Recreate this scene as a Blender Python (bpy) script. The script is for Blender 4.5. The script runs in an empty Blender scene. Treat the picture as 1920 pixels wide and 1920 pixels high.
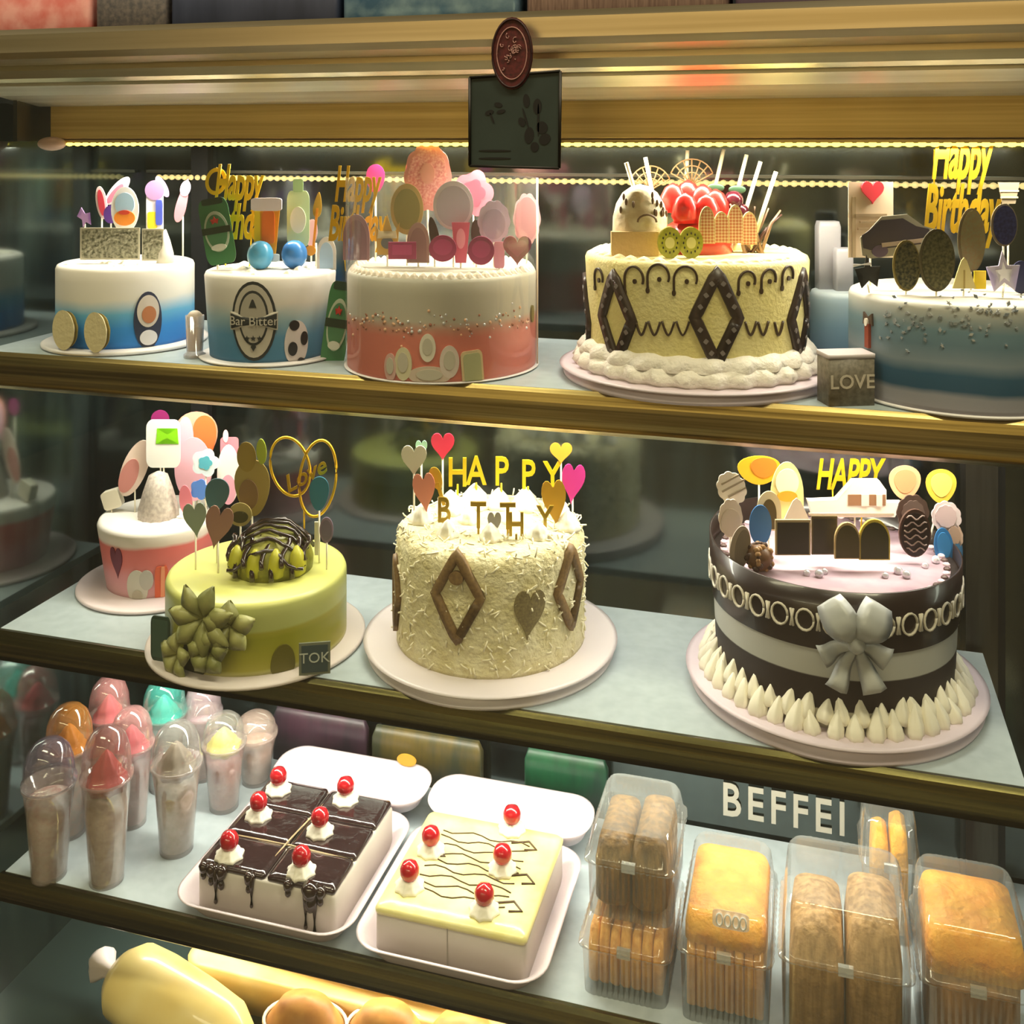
import bpy, bmesh, math, random
from mathutils import Vector, Matrix
random.seed(7)
sc = bpy.context.scene
PI = math.pi
# ------------------------------------------------------------------ camera
F = 1970.0; ZC = 1.45; HZ = 268.0
TH = math.radians(16.1); CT, ST = math.cos(TH), math.sin(TH)
cam_d = bpy.data.cameras.new('camera'); cam = bpy.data.objects.new('camera', cam_d)
sc.collection.objects.link(cam); sc.camera = cam
cam.location = (0, 0, ZC); cam.rotation_euler = (PI/2, 0, TH)
cam_d.sensor_width = 36; cam_d.lens = 36*F/1920
cam_d.shift_y = -(960-HZ)/1920; cam_d.clip_start = 0.02
# ------------------------------------------------------------------ world, big lights, exposure
w = bpy.data.worlds.new('world'); sc.world = w; w.use_nodes = True
w.node_tree.nodes['Background'].inputs[0].default_value = (0.60, 0.72, 0.70, 1)
w.node_tree.nodes['Background'].inputs[1].default_value = 0.16
sc.view_settings.view_transform = 'Standard'; sc.view_settings.look = 'None'
sc.view_settings.gamma = 1; sc.view_settings.exposure = 0.22
def area(name, loc, rot, sx, sy, power, col):
    d = bpy.data.lights.new(name, 'AREA'); d.shape = 'RECTANGLE'; d.size = sx; d.size_y = sy
    d.energy = power; d.color = col
    o = bpy.data.objects.new(name, d); sc.collection.objects.link(o)
    o.location = loc; o.rotation_euler = rot
    return o
area('shop_ceiling_light', (-1.1, .42, 2.72), (0.0, 0, 0), 1.0, .25, 16, (1.0, 0.84, 0.58))
area('shop_ceiling_light', (0.5, .42, 2.72), (0.0, 0, 0), 1.0, .25, 22, (1.0, 0.84, 0.58))
area('wall_fill_light', (-.6, -2.3, 2.7), (-.3, 0, 0), 4.0, .25, 130, (1.0, 0.82, 0.52))  # added fill: washes the unseen front wall so the steel mirrors something brighter
LEDC = (1.0, 0.92, 0.78)

# ------------------------------------------------------------------ helpers
def ray(x, y): return ((x-960)/F, (HZ-y)/F)
def PX(x, y, t):
    u, v = ray(x, y)
    return Vector((t*(u*CT-ST), t*(CT+u*ST), ZC+t*v))
def tY(x, Y): return Y/(CT+(x-960)/F*ST)
def onY(x, y, Y): return PX(x, y, tY(x, Y))
def onZ(x, y, Z): return PX(x, y, (ZC-Z)*F/(y-HZ))
def srgb(c):
    if isinstance(c, str):
        c = tuple(int(c[i:i+2], 16)/255 for i in (0, 2, 4))
    return tuple(((v/12.92) if v <= .04045 else ((v+.055)/1.055)**2.4) for v in c[:3])+(1,)
_m = {}
def mat(name, col, rough=.5, metal=0, spec=.5, emis=0, noise=None, bump=None, coat=0, sss=0, emcol=None):
    """noise=(scale, colour2, stretch xyz); bump=(scale, strength)"""
    if name in _m: return _m[name]
    m = bpy.data.materials.new(name); m.use_nodes = True; _m[name] = m
    nt = m.node_tree; b = nt.nodes['Principled BSDF']; L = nt.links.new
    b.inputs['Base Color'].default_value = srgb(col); b.inputs['Roughness'].default_value = rough
    b.inputs['Metallic'].default_value = metal; b.inputs['Specular IOR Level'].default_value = spec
    b.inputs['Coat Weight'].default_value = coat
    if sss:
        b.inputs['Subsurface Weight'].default_value = sss; b.inputs['Subsurface Scale'].default_value = .01
    if emis:
        b.inputs['Emission Color'].default_value = srgb(emcol or col); b.inputs['Emission Strength'].default_value = emis
    tc = None
    if noise or bump: tc = nt.nodes.new('ShaderNodeTexCoord')
    if noise:
        s, c2, st = noise
        mp = nt.nodes.new('ShaderNodeMapping'); mp.inputs['Scale'].default_value = st
        n = nt.nodes.new('ShaderNodeTexNoise'); n.inputs['Scale'].default_value = s; n.inputs['Detail'].default_value = 4
        L(tc.outputs['Object'], mp.inputs[0]); L(mp.outputs[0], n.inputs['Vector'])
        r = nt.nodes.new('ShaderNodeValToRGB'); r.color_ramp.elements[0].position = .35; r.color_ramp.elements[1].position = .65
        r.color_ramp.elements[0].color = srgb(col); r.color_ramp.elements[1].color = srgb(c2)
        L(n.outputs['Fac'], r.inputs[0]); L(r.outputs[0], b.inputs['Base Color'])
    if bump:
        n2 = nt.nodes.new('ShaderNodeTexNoise'); n2.inputs['Scale'].default_value = bump[0]; n2.inputs['Detail'].default_value = 5
        L(tc.outputs['Object'], n2.inputs['Vector'])
        bp = nt.nodes.new('ShaderNodeBump'); bp.inputs['Strength'].default_value = bump[1]; bp.inputs['Distance'].default_value = .004
        L(n2.outputs['Fac'], bp.inputs['Height']); L(bp.outputs[0], b.inputs['Normal'])
    return m
def mat_ramp(name, stops, rough=.55, wob=.08, wscale=25, bump=None, stretch=(1, 1, 1)):
    """vertical colour bands of icing, stops over the generated height"""
    if name in _m: return _m[name]
    m = mat(name, stops[0][1], rough, bump=bump, sss=.0); nt = m.node_tree; L = nt.links.new
    b = nt.nodes['Principled BSDF']
    tc = nt.nodes.new('ShaderNodeTexCoord'); sp = nt.nodes.new('ShaderNodeSeparateXYZ')
    L(tc.outputs['Generated'], sp.inputs[0])
    mp = nt.nodes.new('ShaderNodeMapping'); mp.inputs['Scale'].default_value = stretch
    n = nt.nodes.new('ShaderNodeTexNoise'); n.inputs['Scale'].default_value = wscale; n.inputs['Detail'].default_value = 3
    L(tc.outputs['Object'], mp.inputs[0]); L(mp.outputs[0], n.inputs['Vector'])
    a = nt.nodes.new('ShaderNodeMath'); a.operation = 'MULTIPLY_ADD'; a.inputs[1].default_value = wob*2; a.inputs[2].default_value = -wob
    L(n.outputs['Fac'], a.inputs[0])
    s = nt.nodes.new('ShaderNodeMath'); L(sp.outputs['Z'], s.inputs[0]); L(a.outputs[0], s.inputs[1])
    r = nt.nodes.new('ShaderNodeValToRGB'); cr = r.color_ramp
    cr.elements[0].position = stops[0][0]; cr.elements[0].color = srgb(stops[0][1])
    cr.elements[1].position = stops[-1][0]; cr.elements[1].color = srgb(stops[-1][1])
    for p, c in stops[1:-1]:
        e = cr.elements.new(p); e.color = srgb(c)
    L(s.outputs[0], r.inputs[0]); L(r.outputs[0], b.inputs['Base Color'])
    return m
def mat_clear(name, tint=(1, 1, 1), gloss=.10, haze=.06, rough=.08, hazecol='E8ECE8'):
    if name in _m: return _m[name]
    m = bpy.data.materials.new(name); m.use_nodes = True; _m[name] = m
    nt = m.node_tree; nt.nodes.clear(); L = nt.links.new; N = nt.nodes.new
    out = N('ShaderNodeOutputMaterial'); tr = N('ShaderNodeBsdfTransparent'); tr.inputs[0].default_value = tuple(tint)+(1,)
    gl = N('ShaderNodeBsdfGlossy'); gl.inputs['Roughness'].default_value = rough
    df = N('ShaderNodeBsdfDiffuse'); df.inputs[0].default_value = srgb(hazecol)
    lw = N('ShaderNodeLayerWeight'); lw.inputs[0].default_value = .35
    ma = N('ShaderNodeMath'); ma.operation = 'MULTIPLY_ADD'; ma.inputs[1].default_value = min(.8, gloss*3); ma.inputs[2].default_value = gloss*.4
    L(lw.outputs['Facing'], ma.inputs[0])
    m1 = N('ShaderNodeMixShader'); m1.inputs[0].default_value = haze; L(tr.outputs[0], m1.inputs[1]); L(df.outputs[0], m1.inputs[2])
    m2 = N('ShaderNodeMixShader'); L(ma.outputs[0], m2.inputs[0]); L(m1.outputs[0], m2.inputs[1]); L(gl.outputs[0], m2.inputs[2])
    L(m2.outputs[0], out.inputs[0])
    return m

class MB:
    def __init__(s): s.v = []; s.f = []; s.mi = []; s.sm = []
    def add(s, vs, fs, mi=0, smooth=True, M=None):
        o = len(s.v)
        for p in vs:
            p = Vector(p); s.v.append(tuple(M @ p) if M else tuple(p))
        for f in fs:
            s.f.append([i+o for i in f]); s.mi.append(mi); s.sm.append(smooth)
    def box(s, a, b, mi=0, M=None):
        x0, y0, z0 = a; x1, y1, z1 = b
        vs = [(x0,y0,z0),(x1,y0,z0),(x1,y1,z0),(x0,y1,z0),(x0,y0,z1),(x1,y0,z1),(x1,y1,z1),(x0,y1,z1)]
        s.add(vs, [(0,3,2,1),(4,5,6,7),(0,1,5,4),(1,2,6,5),(2,3,7,6),(3,0,4,7)], mi, False, M)
    def rings(s, rs, mi=0, cap0=True, cap1=True, smooth=True, M=None):
        n = len(rs[0]); vs = [p for r in rs for p in r]; fs = []
        for k in range(len(rs)-1):
            for i in range(n):
                j = (i+1) % n
                fs.append((k*n+i, k*n+j, (k+1)*n+j, (k+1)*n+i))
        s.add(vs, fs, mi, smooth, M)
        o = len(s.v)-len(vs)
        if cap0: s.f.append([o+i for i in reversed(range(n))]); s.mi.append(mi); s.sm.append(False)
        if cap1: s.f.append([o+(len(rs)-1)*n+i for i in range(n)]); s.mi.append(mi); s.sm.append(False)
    def lathe(s, prof, c=(0,0,0), n=48, mi=0, cap0=True, cap1=True, lobes=0, amp=0, twist=0, M=None, smooth=True):
        rs = []
        for k, (r, z) in enumerate(prof):
            ring = []
            for i in range(n):
                a = 2*PI*i/n; rr = r*(1+amp*math.cos(lobes*a+twist*k)) if lobes else r
                ring.append((c[0]+rr*math.cos(a), c[1]+rr*math.sin(a), c[2]+z))
            rs.append(ring)
        s.rings(rs, mi, cap0, cap1, smooth, M)
    def loft(s, rs, c=(0,0,0), mi=0, cap0=True, cap1=True, n=8, rib=None, M=None, smooth=True):
        """rounded-rectangle rings: (w, d, corner radius, z[, dx, dy])"""
        out = []
        for r in rs:
            w_, d_, rad, z = r[:4]; dx = r[4] if len(r) > 4 else 0; dy = r[5] if len(r) > 5 else 0
            out.append([(c[0]+dx+p[0], c[1]+dy+p[1], c[2]+z) for p in rrect(w_, d_, rad, n, rib)])
        s.rings(out, mi, cap0, cap1, smooth, M)
    def ell(s, c, r, mi=0, n=16, m=10, M=None):
        rx, ry, rz = r if not isinstance(r, (int, float)) else (r, r, r)
        rs = []
        for k in range(m+1):
            a = -PI/2+PI*k/m; cr = max(math.cos(a), .02)
            rs.append([(c[0]+rx*cr*math.cos(2*PI*i/n), c[1]+ry*cr*math.sin(2*PI*i/n), c[2]+rz*math.sin(a)) for i in range(n)])
        s.rings(rs, mi, True, True, True, M)
    def tube(s, pts, r, mi=0, n=8, closed=False, M=None):
        pts = [Vector(p) for p in pts]; rs = []; N_ = len(pts); up = Vector((0, 0, 1))
        rad = r if isinstance(r, (list, tuple)) else [r]*N_
        for i, p in enumerate(pts):
            a = pts[i-1] if (i > 0 or closed) else p; b = pts[(i+1) % N_] if (i < N_-1 or closed) else p
            t = (b-a)
            t = t.normalized() if t.length > 1e-9 else up
            x = t.cross(up)
            if x.length < 1e-3: x = t.cross(Vector((0, 1, 0)))
            x.normalize(); y = x.cross(t)
            rs.append([tuple(p+rad[i]*(x*math.cos(2*PI*k/n)+y*math.sin(2*PI*k/n))) for k in range(n)])
        if closed: rs.append(rs[0])
        s.rings(rs, mi, not closed, not closed, True, M)
    def prism(s, ol, th, y=0, mi=0, M=None, mi_side=None):
        """outline (x, z) facing -Y, extruded back by th"""
        bm = bmesh.new()
        vs = [bm.verts.new((p[0], y, p[1])) for p in ol]
        try: bm.faces.new(vs)
        except Exception: pass
        bmesh.ops.triangulate(bm, faces=bm.faces[:])
        tris = [[v.index for v in f.verts] for f in (bm.verts.index_update() or bm.faces)]
        nn = len(ol)
        # orientation
        ar = sum(ol[i][0]*ol[(i+1) % nn][1]-ol[(i+1) % nn][0]*ol[i][1] for i in range(nn))
        front = []
        for t in tris:
            a, b, c = [ol[i] for i in t]
            cr = (b[0]-a[0])*(c[1]-a[1])-(b[1]-a[1])*(c[0]-a[0])
            front.append(t if cr > 0 else t[::-1])
        bm.free()
        V = [(p[0], y, p[1]) for p in ol]+[(p[0], y+th, p[1]) for p in ol]
        fs = [list(t) for t in front]+[[i+nn for i in t[::-1]] for t in front]
        s.add(V, fs, mi, False, M)
        sd = []
        for i in range(nn):
            j = (i+1) % nn
            sd.append((j, i, i+nn, j+nn) if ar > 0 else (i, j, j+nn, i+nn))
        s.add(V, sd, mi if mi_side is None else mi_side, False, M)
    def build(s, name, mats, parent=None, loc=None, rz=None):
        me = bpy.data.meshes.new(name); me.from_pydata(s.v, [], s.f)
        for m in (mats if isinstance(mats, (list, tuple)) else [mats]): me.materials.append(m)
        me.polygons.foreach_set('material_index', s.mi); me.polygons.foreach_set('use_smooth', s.sm)
        me.update(); me.validate()
        o = bpy.data.objects.new(name, me); sc.collection.objects.link(o)
        if parent: o.parent = parent
        if loc is not None: o.location = loc
        if rz is not None: o.rotation_euler[2] = rz
        return o
def rrect(w_, d_, rad, n=8, rib=None):
    pts = []
    for (sx, sy, a0) in ((1, -1, -PI/2), (1, 1, 0), (-1, 1, PI/2), (-1, -1, PI)):
        for i in range(n+1):
            a = a0+PI/2*i/n
            pts.append((sx*(w_/2-rad)+rad*math.cos(a), sy*(d_/2-rad)+rad*math.sin(a)))
    if rib:      # subdivide the sides and corrugate
        out = []; L = len(pts); k = 0
        for i in range(L):
            a = Vector(pts[i]); b = Vector(pts[(i+1) % L]); d = (b-a).length
            m = rib[0] if i % (n+1) == n else 1
            nn = Vector(((b-a).y, -(b-a).x)); nn = nn.normalized() if nn.length > 0 else nn
            for q in range(m):
                off = rib[1] if (q % 2 and m > 2) else 0
                p = a.lerp(b, q/m)+nn*off; out.append((p.x, p.y))
        pts = out
    return pts
def tag(o, label, cat, group=None):
    o['label'] = label; o['category'] = cat
    if group: o['group'] = group
    return o
def thing(name, label, cat, loc=(0, 0, 0), rz=0, group=None):
    o = bpy.data.objects.new(name, None); sc.collection.objects.link(o)
    o.empty_display_size = .02; o.location = loc; o.rotation_euler = (0, 0, rz)
    return tag(o, label, cat, group)
def struct(o): o['kind'] = 'structure'; return o
def text_mesh(name, body, size, m, parent=None, ext=.001, shear=0, off=0, M=None, space=1.0):
    cu = bpy.data.curves.new('t', 'FONT'); cu.body = body; cu.size = size; cu.extrude = ext; cu.shear = shear
    cu.offset = off; cu.align_x = 'CENTER'; cu.align_y = 'CENTER'; cu.resolution_u = 3; cu.space_character = space
    cu.space_line = .8
    t = bpy.data.objects.new('t', cu); sc.collection.objects.link(t)
    dg = bpy.context.evaluated_depsgraph_get(); dg.update()
    me = bpy.data.meshes.new_from_object(t.evaluated_get(dg)); me.name = name
    bpy.data.objects.remove(t); bpy.data.curves.remove(cu)
    me.transform(Matrix.Rotation(PI/2, 4, 'X'))
    if M: me.transform(M)
    me.materials.clear(); me.materials.append(m)
    o = bpy.data.objects.new(name, me); sc.collection.objects.link(o)
    if parent: o.parent = parent
    return o
def wrap_text(o, R, a0, z0, taper=None):
    """bend a text mesh (x, y, z) around a cylinder of radius R"""
    for v in o.data.vertices:
        a = a0+v.co.x/R; rr = R-v.co.y
        z = z0+v.co.z
        if taper: rr += taper(z)
        v.co = (rr*math.cos(a), rr*math.sin(a), z)
# ---- outlines in a unit box
def S(n, f): return [f(2*PI*i/n) for i in range(n)]
def o_oval(): return S(28, lambda a: (.5*math.cos(a), .5*math.sin(a)))
def o_scal(k=10): return S(k*6, lambda a: ((.46+.04*abs(math.cos(k*a/2)))*math.cos(a), (.46+.04*abs(math.cos(k*a/2)))*math.sin(a)))
def o_ruff(k=5): return S(k*8, lambda a: ((.38+.12*abs(math.cos(k*a/2)))*math.cos(a), (.38+.12*abs(math.cos(k*a/2)))*math.sin(a)))
def o_heart():
    return S(32, lambda a: (.5*math.sin(a)**3, (13*math.cos(a)-5*math.cos(2*a)-2*math.cos(3*a)-math.cos(4*a))/29+.08))
def o_star(k=5, r=.42):
    return [((.5 if i % 2 == 0 else .5*r)*math.sin(PI*i/k), (.5 if i % 2 == 0 else .5*r)*math.cos(PI*i/k)) for i in range(2*k)]
def o_rect(): return [(-.5, -.5), (.5, -.5), (.5, .5), (-.5, .5)]
def o_rr(r=.18): return rrect(1, 1, r, 5)
def o_dia(): return [(0, -.5), (.5, 0), (0, .5), (-.5, 0)]
def o_arch(): return [(-.5, -.5), (.5, -.5)]+[(.5*math.cos(a), .5*math.sin(a)) for a in [PI*i/14 for i in range(15)]]
def o_ball(): return S(28, lambda a: (.5*math.cos(a)*(1+.22*math.sin(a)), .5*math.sin(a)))
def o_drop(): return S(28, lambda a: (.5*math.cos(a)*(.75-.35*math.sin(a)), .5*math.sin(a)))
def o_cone(): return [(-.5, -.5), (.5, -.5), (.3, 0), (.12, .4), (0, .5), (-.12, .4), (-.3, 0)]
def o_trap(): return [(-.3, -.5), (.3, -.5), (.5, .5), (-.5, .5)]
def o_fan(): return [(0, -.5)]+[(.5*math.cos(a)*(1-.04*(i % 2)), -.5+math.sin(a)*(1-.04*(i % 2))) for i, a in enumerate([PI*.08+PI*.84*i/20 for i in range(21)])]
def o_crown(): return [(-.4, -.5), (.4, -.5), (.5, .3), (.25, -.02), (0, .5), (-.25, -.02), (-.5, .3)]
def o_bow(): return [(0, -.1), (.5, -.45), (.45, .45), (0, .1), (-.45, .45), (-.5, -.45)]
def o_boat(): return [(-.45, -.5), (.42, -.5), (.5, -.1), (.33, -.1), (.33, .25), (.26, .5), (-.02, .5), (-.12, .12), (-.2, -.02), (-.5, -.05)]
def o_car(): return [(-.5, -.4), (-.4, -.5), (.4, -.5), (.5, -.3), (.48, 0), (.3, .15), (.12, .48), (-.2, .5), (-.38, .2), (-.5, .05)]
OUT = dict(oval=o_oval, scal=o_scal, ruff=o_ruff, heart=o_heart, star=o_star, rect=o_rect, rr=o_rr, dia=o_dia, arch=o_arch,
           ball=o_ball, drop=o_drop, cone=o_cone, trap=o_trap, fan=o_fan, crown=o_crown, bow=o_bow, boat=o_boat, car=o_car)

# ------------------------------------------------------------------ materials
def hexm(c, rough=.45, **k): return mat('paint_'+c, c, rough, **k)
STEEL = mat('brushed_champagne_steel', 'E8DEBE', .30, .9, noise=(5, 'CDC09A', (.25, 6, 16)), bump=None)
STEELD = mat('dark_brushed_steel', '6A675C', .3, 1.0)
BOARD = mat('white_shelf_board', 'B2BEC4', .35, noise=(60, 'A8B4BA', (1, 1, 1)))
WHITE = mat('white_plastic', 'E8E2E4', .4)
CREAM = mat('whipped_cream', 'F4EEDD', .55, bump=(60, .15), sss=0)
GOLD = mat('gold_mirror_card', 'E2B429', .28, .75)
GOLDY = mat('bright_gold_card', 'F0C820', .35, .45)
CHOC = mat('chocolate_glaze', '2A1A14', .15, coat=.6)
CHOCM = mat('dark_chocolate', '33231B', .35)
STICK = mat('white_lolly_stick', 'F2EAD4', .5)
CLEAR = mat_clear('clear_plastic', gloss=.14, haze=.10)
CLEARL = mat_clear('clear_acetate', gloss=.07, haze=.035)
PANE = mat_clear('front_glass', tint=(.96, .985, .97), gloss=.035, haze=.008, rough=.02)
FOAM = mat('styrofoam', 'DACCD2', .6, bump=(250, .1))
PEARL = mat('sugar_pearl', 'E8E6EC', .2, .4)

# ------------------------------------------------------------------ structure: shop room
m = MB(); m.box((-3.5, -3, -.02), (3, 3.2, 0)); struct(m.build('floor', mat('floor_tile', '6E6455', .35, noise=(3, '5C5448', (1, 1, 1)))))
m = MB(); m.box((-3.5, -3, 2.8), (3, 3.2, 2.82)); struct(m.build('ceiling', mat('ceiling_paint', '55524A', .8)))
m = MB(); m.box((-3.5, 3.0, 0), (3, 3.05, 2.8)); struct(m.build('wall_back', mat('wall_back_paint', '4B5560', .7, noise=(4, '39424E', (6, 1, .4)))))
m = MB(); m.box((-3.55, -3, 0), (-3.5, 3.05, 2.8)); struct(m.build('wall_left', mat('wall_side_paint', '3C443F', .7)))
m = MB(); m.box((3.0, -3, 0), (3.05, 3.05, 2.8)); struct(m.build('wall_right', _m['wall_side_paint']))
m = MB(); m.box((-3.5, -3.05, 0), (3, -3, 2.8)); struct(m.build('wall_front', mat('wall_front_paint', 'A89468', .7, noise=(1.6, '3A3628', (2.2, 1, .8)))))

# ------------------------------------------------------------------ display case
XL, XR = -.985, .30
YF, YB = 1.057, 1.385
Z1, Z2, Z3, Z4 = 1.195, .857, .561, .38
def mirror_mat(name, c1, c2, gl, rough):
    mm = bpy.data.materials.new(name); mm.use_nodes = True; nt = mm.node_tree; nt.nodes.clear(); L = nt.links.new; N = nt.nodes.new
    out = N('ShaderNodeOutputMaterial'); g = N('ShaderNodeBsdfGlossy'); g.inputs[0].default_value = gl+(1,); g.inputs['Roughness'].default_value = rough
    d = N('ShaderNodeBsdfDiffuse'); tc = N('ShaderNodeTexCoord'); mp = N('ShaderNodeMapping'); mp.inputs['Scale'].default_value = (9, 9, 1.2)
    n = N('ShaderNodeTexNoise'); n.inputs['Scale'].default_value = 3; n.inputs['Detail'].default_value = 5
    L(tc.outputs['Object'], mp.inputs[0]); L(mp.outputs[0], n.inputs['Vector'])
    r = N('ShaderNodeValToRGB'); r.color_ramp.elements[0].position = .4; r.color_ramp.elements[1].position = .68
    r.color_ramp.elements[0].color = srgb(c1); r.color_ramp.elements[1].color = srgb(c2)
    L(n.outputs['Fac'], r.inputs[0]); L(r.outputs[0], d.inputs[0])
    a = N('ShaderNodeAddShader'); L(g.outputs[0], a.inputs[0]); L(d.outputs[0], a.inputs[1]); L(a.outputs[0], out.inputs[0])
    return mm
BACKM = mirror_mat('dark_back_glass', '06090B', '141C1C', (.11, .125, .12), .11)
SIDEM = mirror_mat('dark_side_glass', '0A1012', '1E2826', (.22, .25, .24), .09)
case = thing('display_case', 'tall glass pastry display case with champagne steel trim filling the picture', 'display case', (0, 0, 0))
m = MB(); m.box((XL, YB, .1), (XR, YB+.02, 1.50)); m.build('back_panel', BACKM, case)
m = MB(); m.box((XL-.02, YF-.01, .1), (XL, YB+.02, 1.50)); m.build('side_panel', SIDEM, case)
m = MB(); m.box((XR, YF-.01, .1), (XR+.02, YB+.02, 1.50)); m.build('side_panel', SIDEM, case)
m = MB(); m.box((XL-.3, .1, .0), (XR+.3, .1, .0)) if False else None
m = MB(); m.box((XL, .98, .0), (XR, YB, .1)); m.build('plinth', STEELD, case)
m = MB(); m.box((XL, .99, .1), (XR, 1.01, Z4-.02)); m.build('lower_front_panel', STEELD, case)
m = MB(); m.box((XL, .99, Z4-.02), (XR, YB, Z4)); m.build('bottom_deck', mat('deck_board', '2E3C3C', .3), case)
m = MB(); m.box((XL-.02, .968, Z4-.05), (XR+.02, .972, 1.53)); m.build('front_glass', PANE, case)
# canopy: profile in (Y, z), swept along X
def sweep(prof, x0, x1, mats, name, parent, mi=None):
    q = MB(); n = len(prof)
    q.v = [(x0, a, b) for a, b in prof]+[(x1, a, b) for a, b in prof]
    for i in range(n):
        j = (i+1) % n; q.f.append([i, j, j+n, i+n]); q.mi.append(0); q.sm.append(False)
    q.f.append(list(range(n))[::-1]); q.f.append([i+n for i in range(n)]); q.mi += [0, 0]; q.sm += [False, False]
    return q.build(name, mats, parent)
sweep([(1.0, 1.580), (.992, 1.574), (.985, 1.572), (.985, 1.552), (.99, 1.545), (1.004, 1.543), (1.03, 1.541), (1.03, 1.575), (1.02, 1.580)],
      -1.35, .62, STEEL, 'canopy_beam', case)
sweep([(1.031, 1.562), (1.031, 1.535), (1.036, 1.526), (1.044, 1.522), (1.05, 1.522), (1.05, 1.562)], -1.35, .62, STEEL, 'canopy_lip', case)
sweep([(1.05, 1.530), (1.05, 1.518), (1.075, 1.508), (1.12, 1.500), (1.14, 1.497), (1.14, 1.53)], XL+.01, XR-.01, mat('canopy_underside_steel', 'DED8C4', .38, .6, noise=(5, 'C4BCA4', (.6, 12, 12))), 'canopy_underside', case)
CPAN = mat('canopy_panel_steel', 'E2C478', .4, .55, noise=(5, 'C8A860', (.5, 8, 40)))
sweep([(1.14, 1.53), (1.14, 1.456), (1.152, 1.4525), (1.16, 1.456), (1.16, 1.53)], XL+.035, XR-.015, CPAN, 'light_housing', case)
m = MB(); m.box((XL, 1.03, 1.548), (XR, YB+.02, 1.56)); m.build('case_roof', STEELD, case)
for xx in (XL+.012, XR-.03):
    m = MB(); m.box((xx, 1.10, 1.452), (xx+.006, 1.22, 1.52)); m.build('housing_end_plate', STEELD, case)
m = MB(); m.box((XL, YB-.004, 1.50), (XR, YB+.02, 1.56)); m.build('rear_rail', STEELD, case)
# rear mullions of the sliding doors
DK = mat('black_rubber', '14161A', .5)
a = onY(368, 500, YB-.02); b_ = onY(1012, 500, YB-.02)
m = MB(); m.box((a.x-.014, YB-.012, .4), (a.x+.014, YB, 1.5)); m.build('door_mullion', DK, case)
q = onZ(1838, 1243, Z2)
m = MB(); m.box((.170, YB-.05, Z2-.3), (.205, YB, 1.15)); m.build('rear_post', mat('rear_post_steel', '55544E', .35, .85, noise=(5, '3A3430', (8, 8, .6))), case)
m = MB(); m.box((.207, YB-.03, Z2-.3), (.216, YB, 1.15)); m.build('rear_post_seal', DK, case)
# led strip under the canopy, and its back-glass reflection as added beads
LEDM = mat('led_strip_glow', 'FFE070', .4, emis=3.6, emcol='FFE25A')
def led(name, label, y, z, x0, x1, r, mt, step=None, parent=None):
    q = MB()
    if step:
        n = int((x1-x0)/step)
        for i in range(n):
            x = x0+(i+.5)*step; q.ell((x, y, z), (step*.42, r, r), 0, 8, 5)
        q.tube([(x0, y+r*.6, z), (x1, y+r*.6, z)], r*.55, 0, 6)
    else:
        q.tube([(x0, y, z), (x1, y, z)], r, 0, 8)
    return q.build(name, mt, parent)
t_ = thing('light_strip', 'bright yellow light strip glowing along the canopy edge', 'light')
led('light_tube_or_reflection', None, 1.1475, 1.4485, XL+.04, XR-.02, .0028, LEDM, .012, t_)
m = MB(); m.box((XL+.035, 1.142, 1.4505), (XR-.016, 1.153, 1.4535)); m.build('light_channel', CPAN, t_)
m = MB(); m.ell((XL+.045, 1.13, 1.449), (.02, .012, .009), 0); m.build('end_cap', mat('pinkish_cap', 'C9A898', .4), t_)
m = MB(); m.ell((XR-.035, 1.13, 1.447), (.016, .012, .009), 0); m.build('end_cap', _m['pinkish_cap'], t_)
o = area('canopy_light', (-.34, 1.168, 1.4445), (0, 0, 0), 1.2, .016, 5.5, LEDC); o.parent = t_
t_ = thing('strip_reflection', 'pale beaded reflection of the light strip along the dark back glass', 'light')
BEAD = mat('strip_reflection_beads', 'E8D29A', .3, emis=.55, emcol='F2D890')  # glowing beads and rail added in place of the strip's mirror image
led('light_tube_or_reflection', None, YB-.012, 1.3985, XL+.03, XR-.04, .0042, BEAD, .011, t_)
m = MB(); m.box((XL+.01, YB-.008, 1.405), (XR-.01, YB, 1.409)); m.build('strip_reflection_rail', STEELD, t_)

TRIM = mat('shelf_trim_steel', 'CDB678', .28, 1.0, noise=(5, '7D6B3E', (.5, 10, 45)))
TRIMG = mat('shelf_trim_bronze', '8A8252', .25, 1.0, noise=(5, '4E4A2E', (.5, 10, 45)))
def shelf(label, z, x0, x1, hgt, yb, tm, power):
    s = thing('shelf', label, 'shelf', (0, 0, z))
    q = MB(); q.box((x0, YF+.004, -.010), (x1, yb, 0)); q.build('shelf_board', BOARD, s)
    p = [(YF+.006, -.001), (YF-.002, .001), (YF-.006, -.003), (YF-.008, -.012), (YF-.006, -.012-hgt*.35), (YF-.002, -.018-hgt*.45), (YF-.006, -hgt*.86), (YF+.004, -hgt), (YF+.012, -hgt), (YF+.012, -.0101), (YF+.006, -.0101)]
    sweep(p, XL if x0 < -.96 else x0-.004, max(x1, XR) if z > 1 else x1+.004, tm, 'front_trim', s).data
    for xx in (x0+.03, x1-.04):
        sx = MB(); sx.box((xx, YF+.02, -.02), (xx+.012, yb, -.0105)); sx.build('support_bracket', STEELD, s)
    q = MB(); q.box((x0+.06, 1.190, -.016), (x1-.06, 1.220, -.0105)); q.build('light_bar', mat('light_bar_lens', 'FFF4D8', .4, emis=2.0), s)
    o = area('shelf_light', ((x0+x1)/2, 1.205, -.019), (0, 0, 0), x1-x0-.14, .028, power, LEDC); o.parent = s
    return s
shelf('top shelf with gold steel front trim under the row of tall cakes', Z1, XL, XR, .045, 1.33, TRIM, 4.4)
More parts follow.
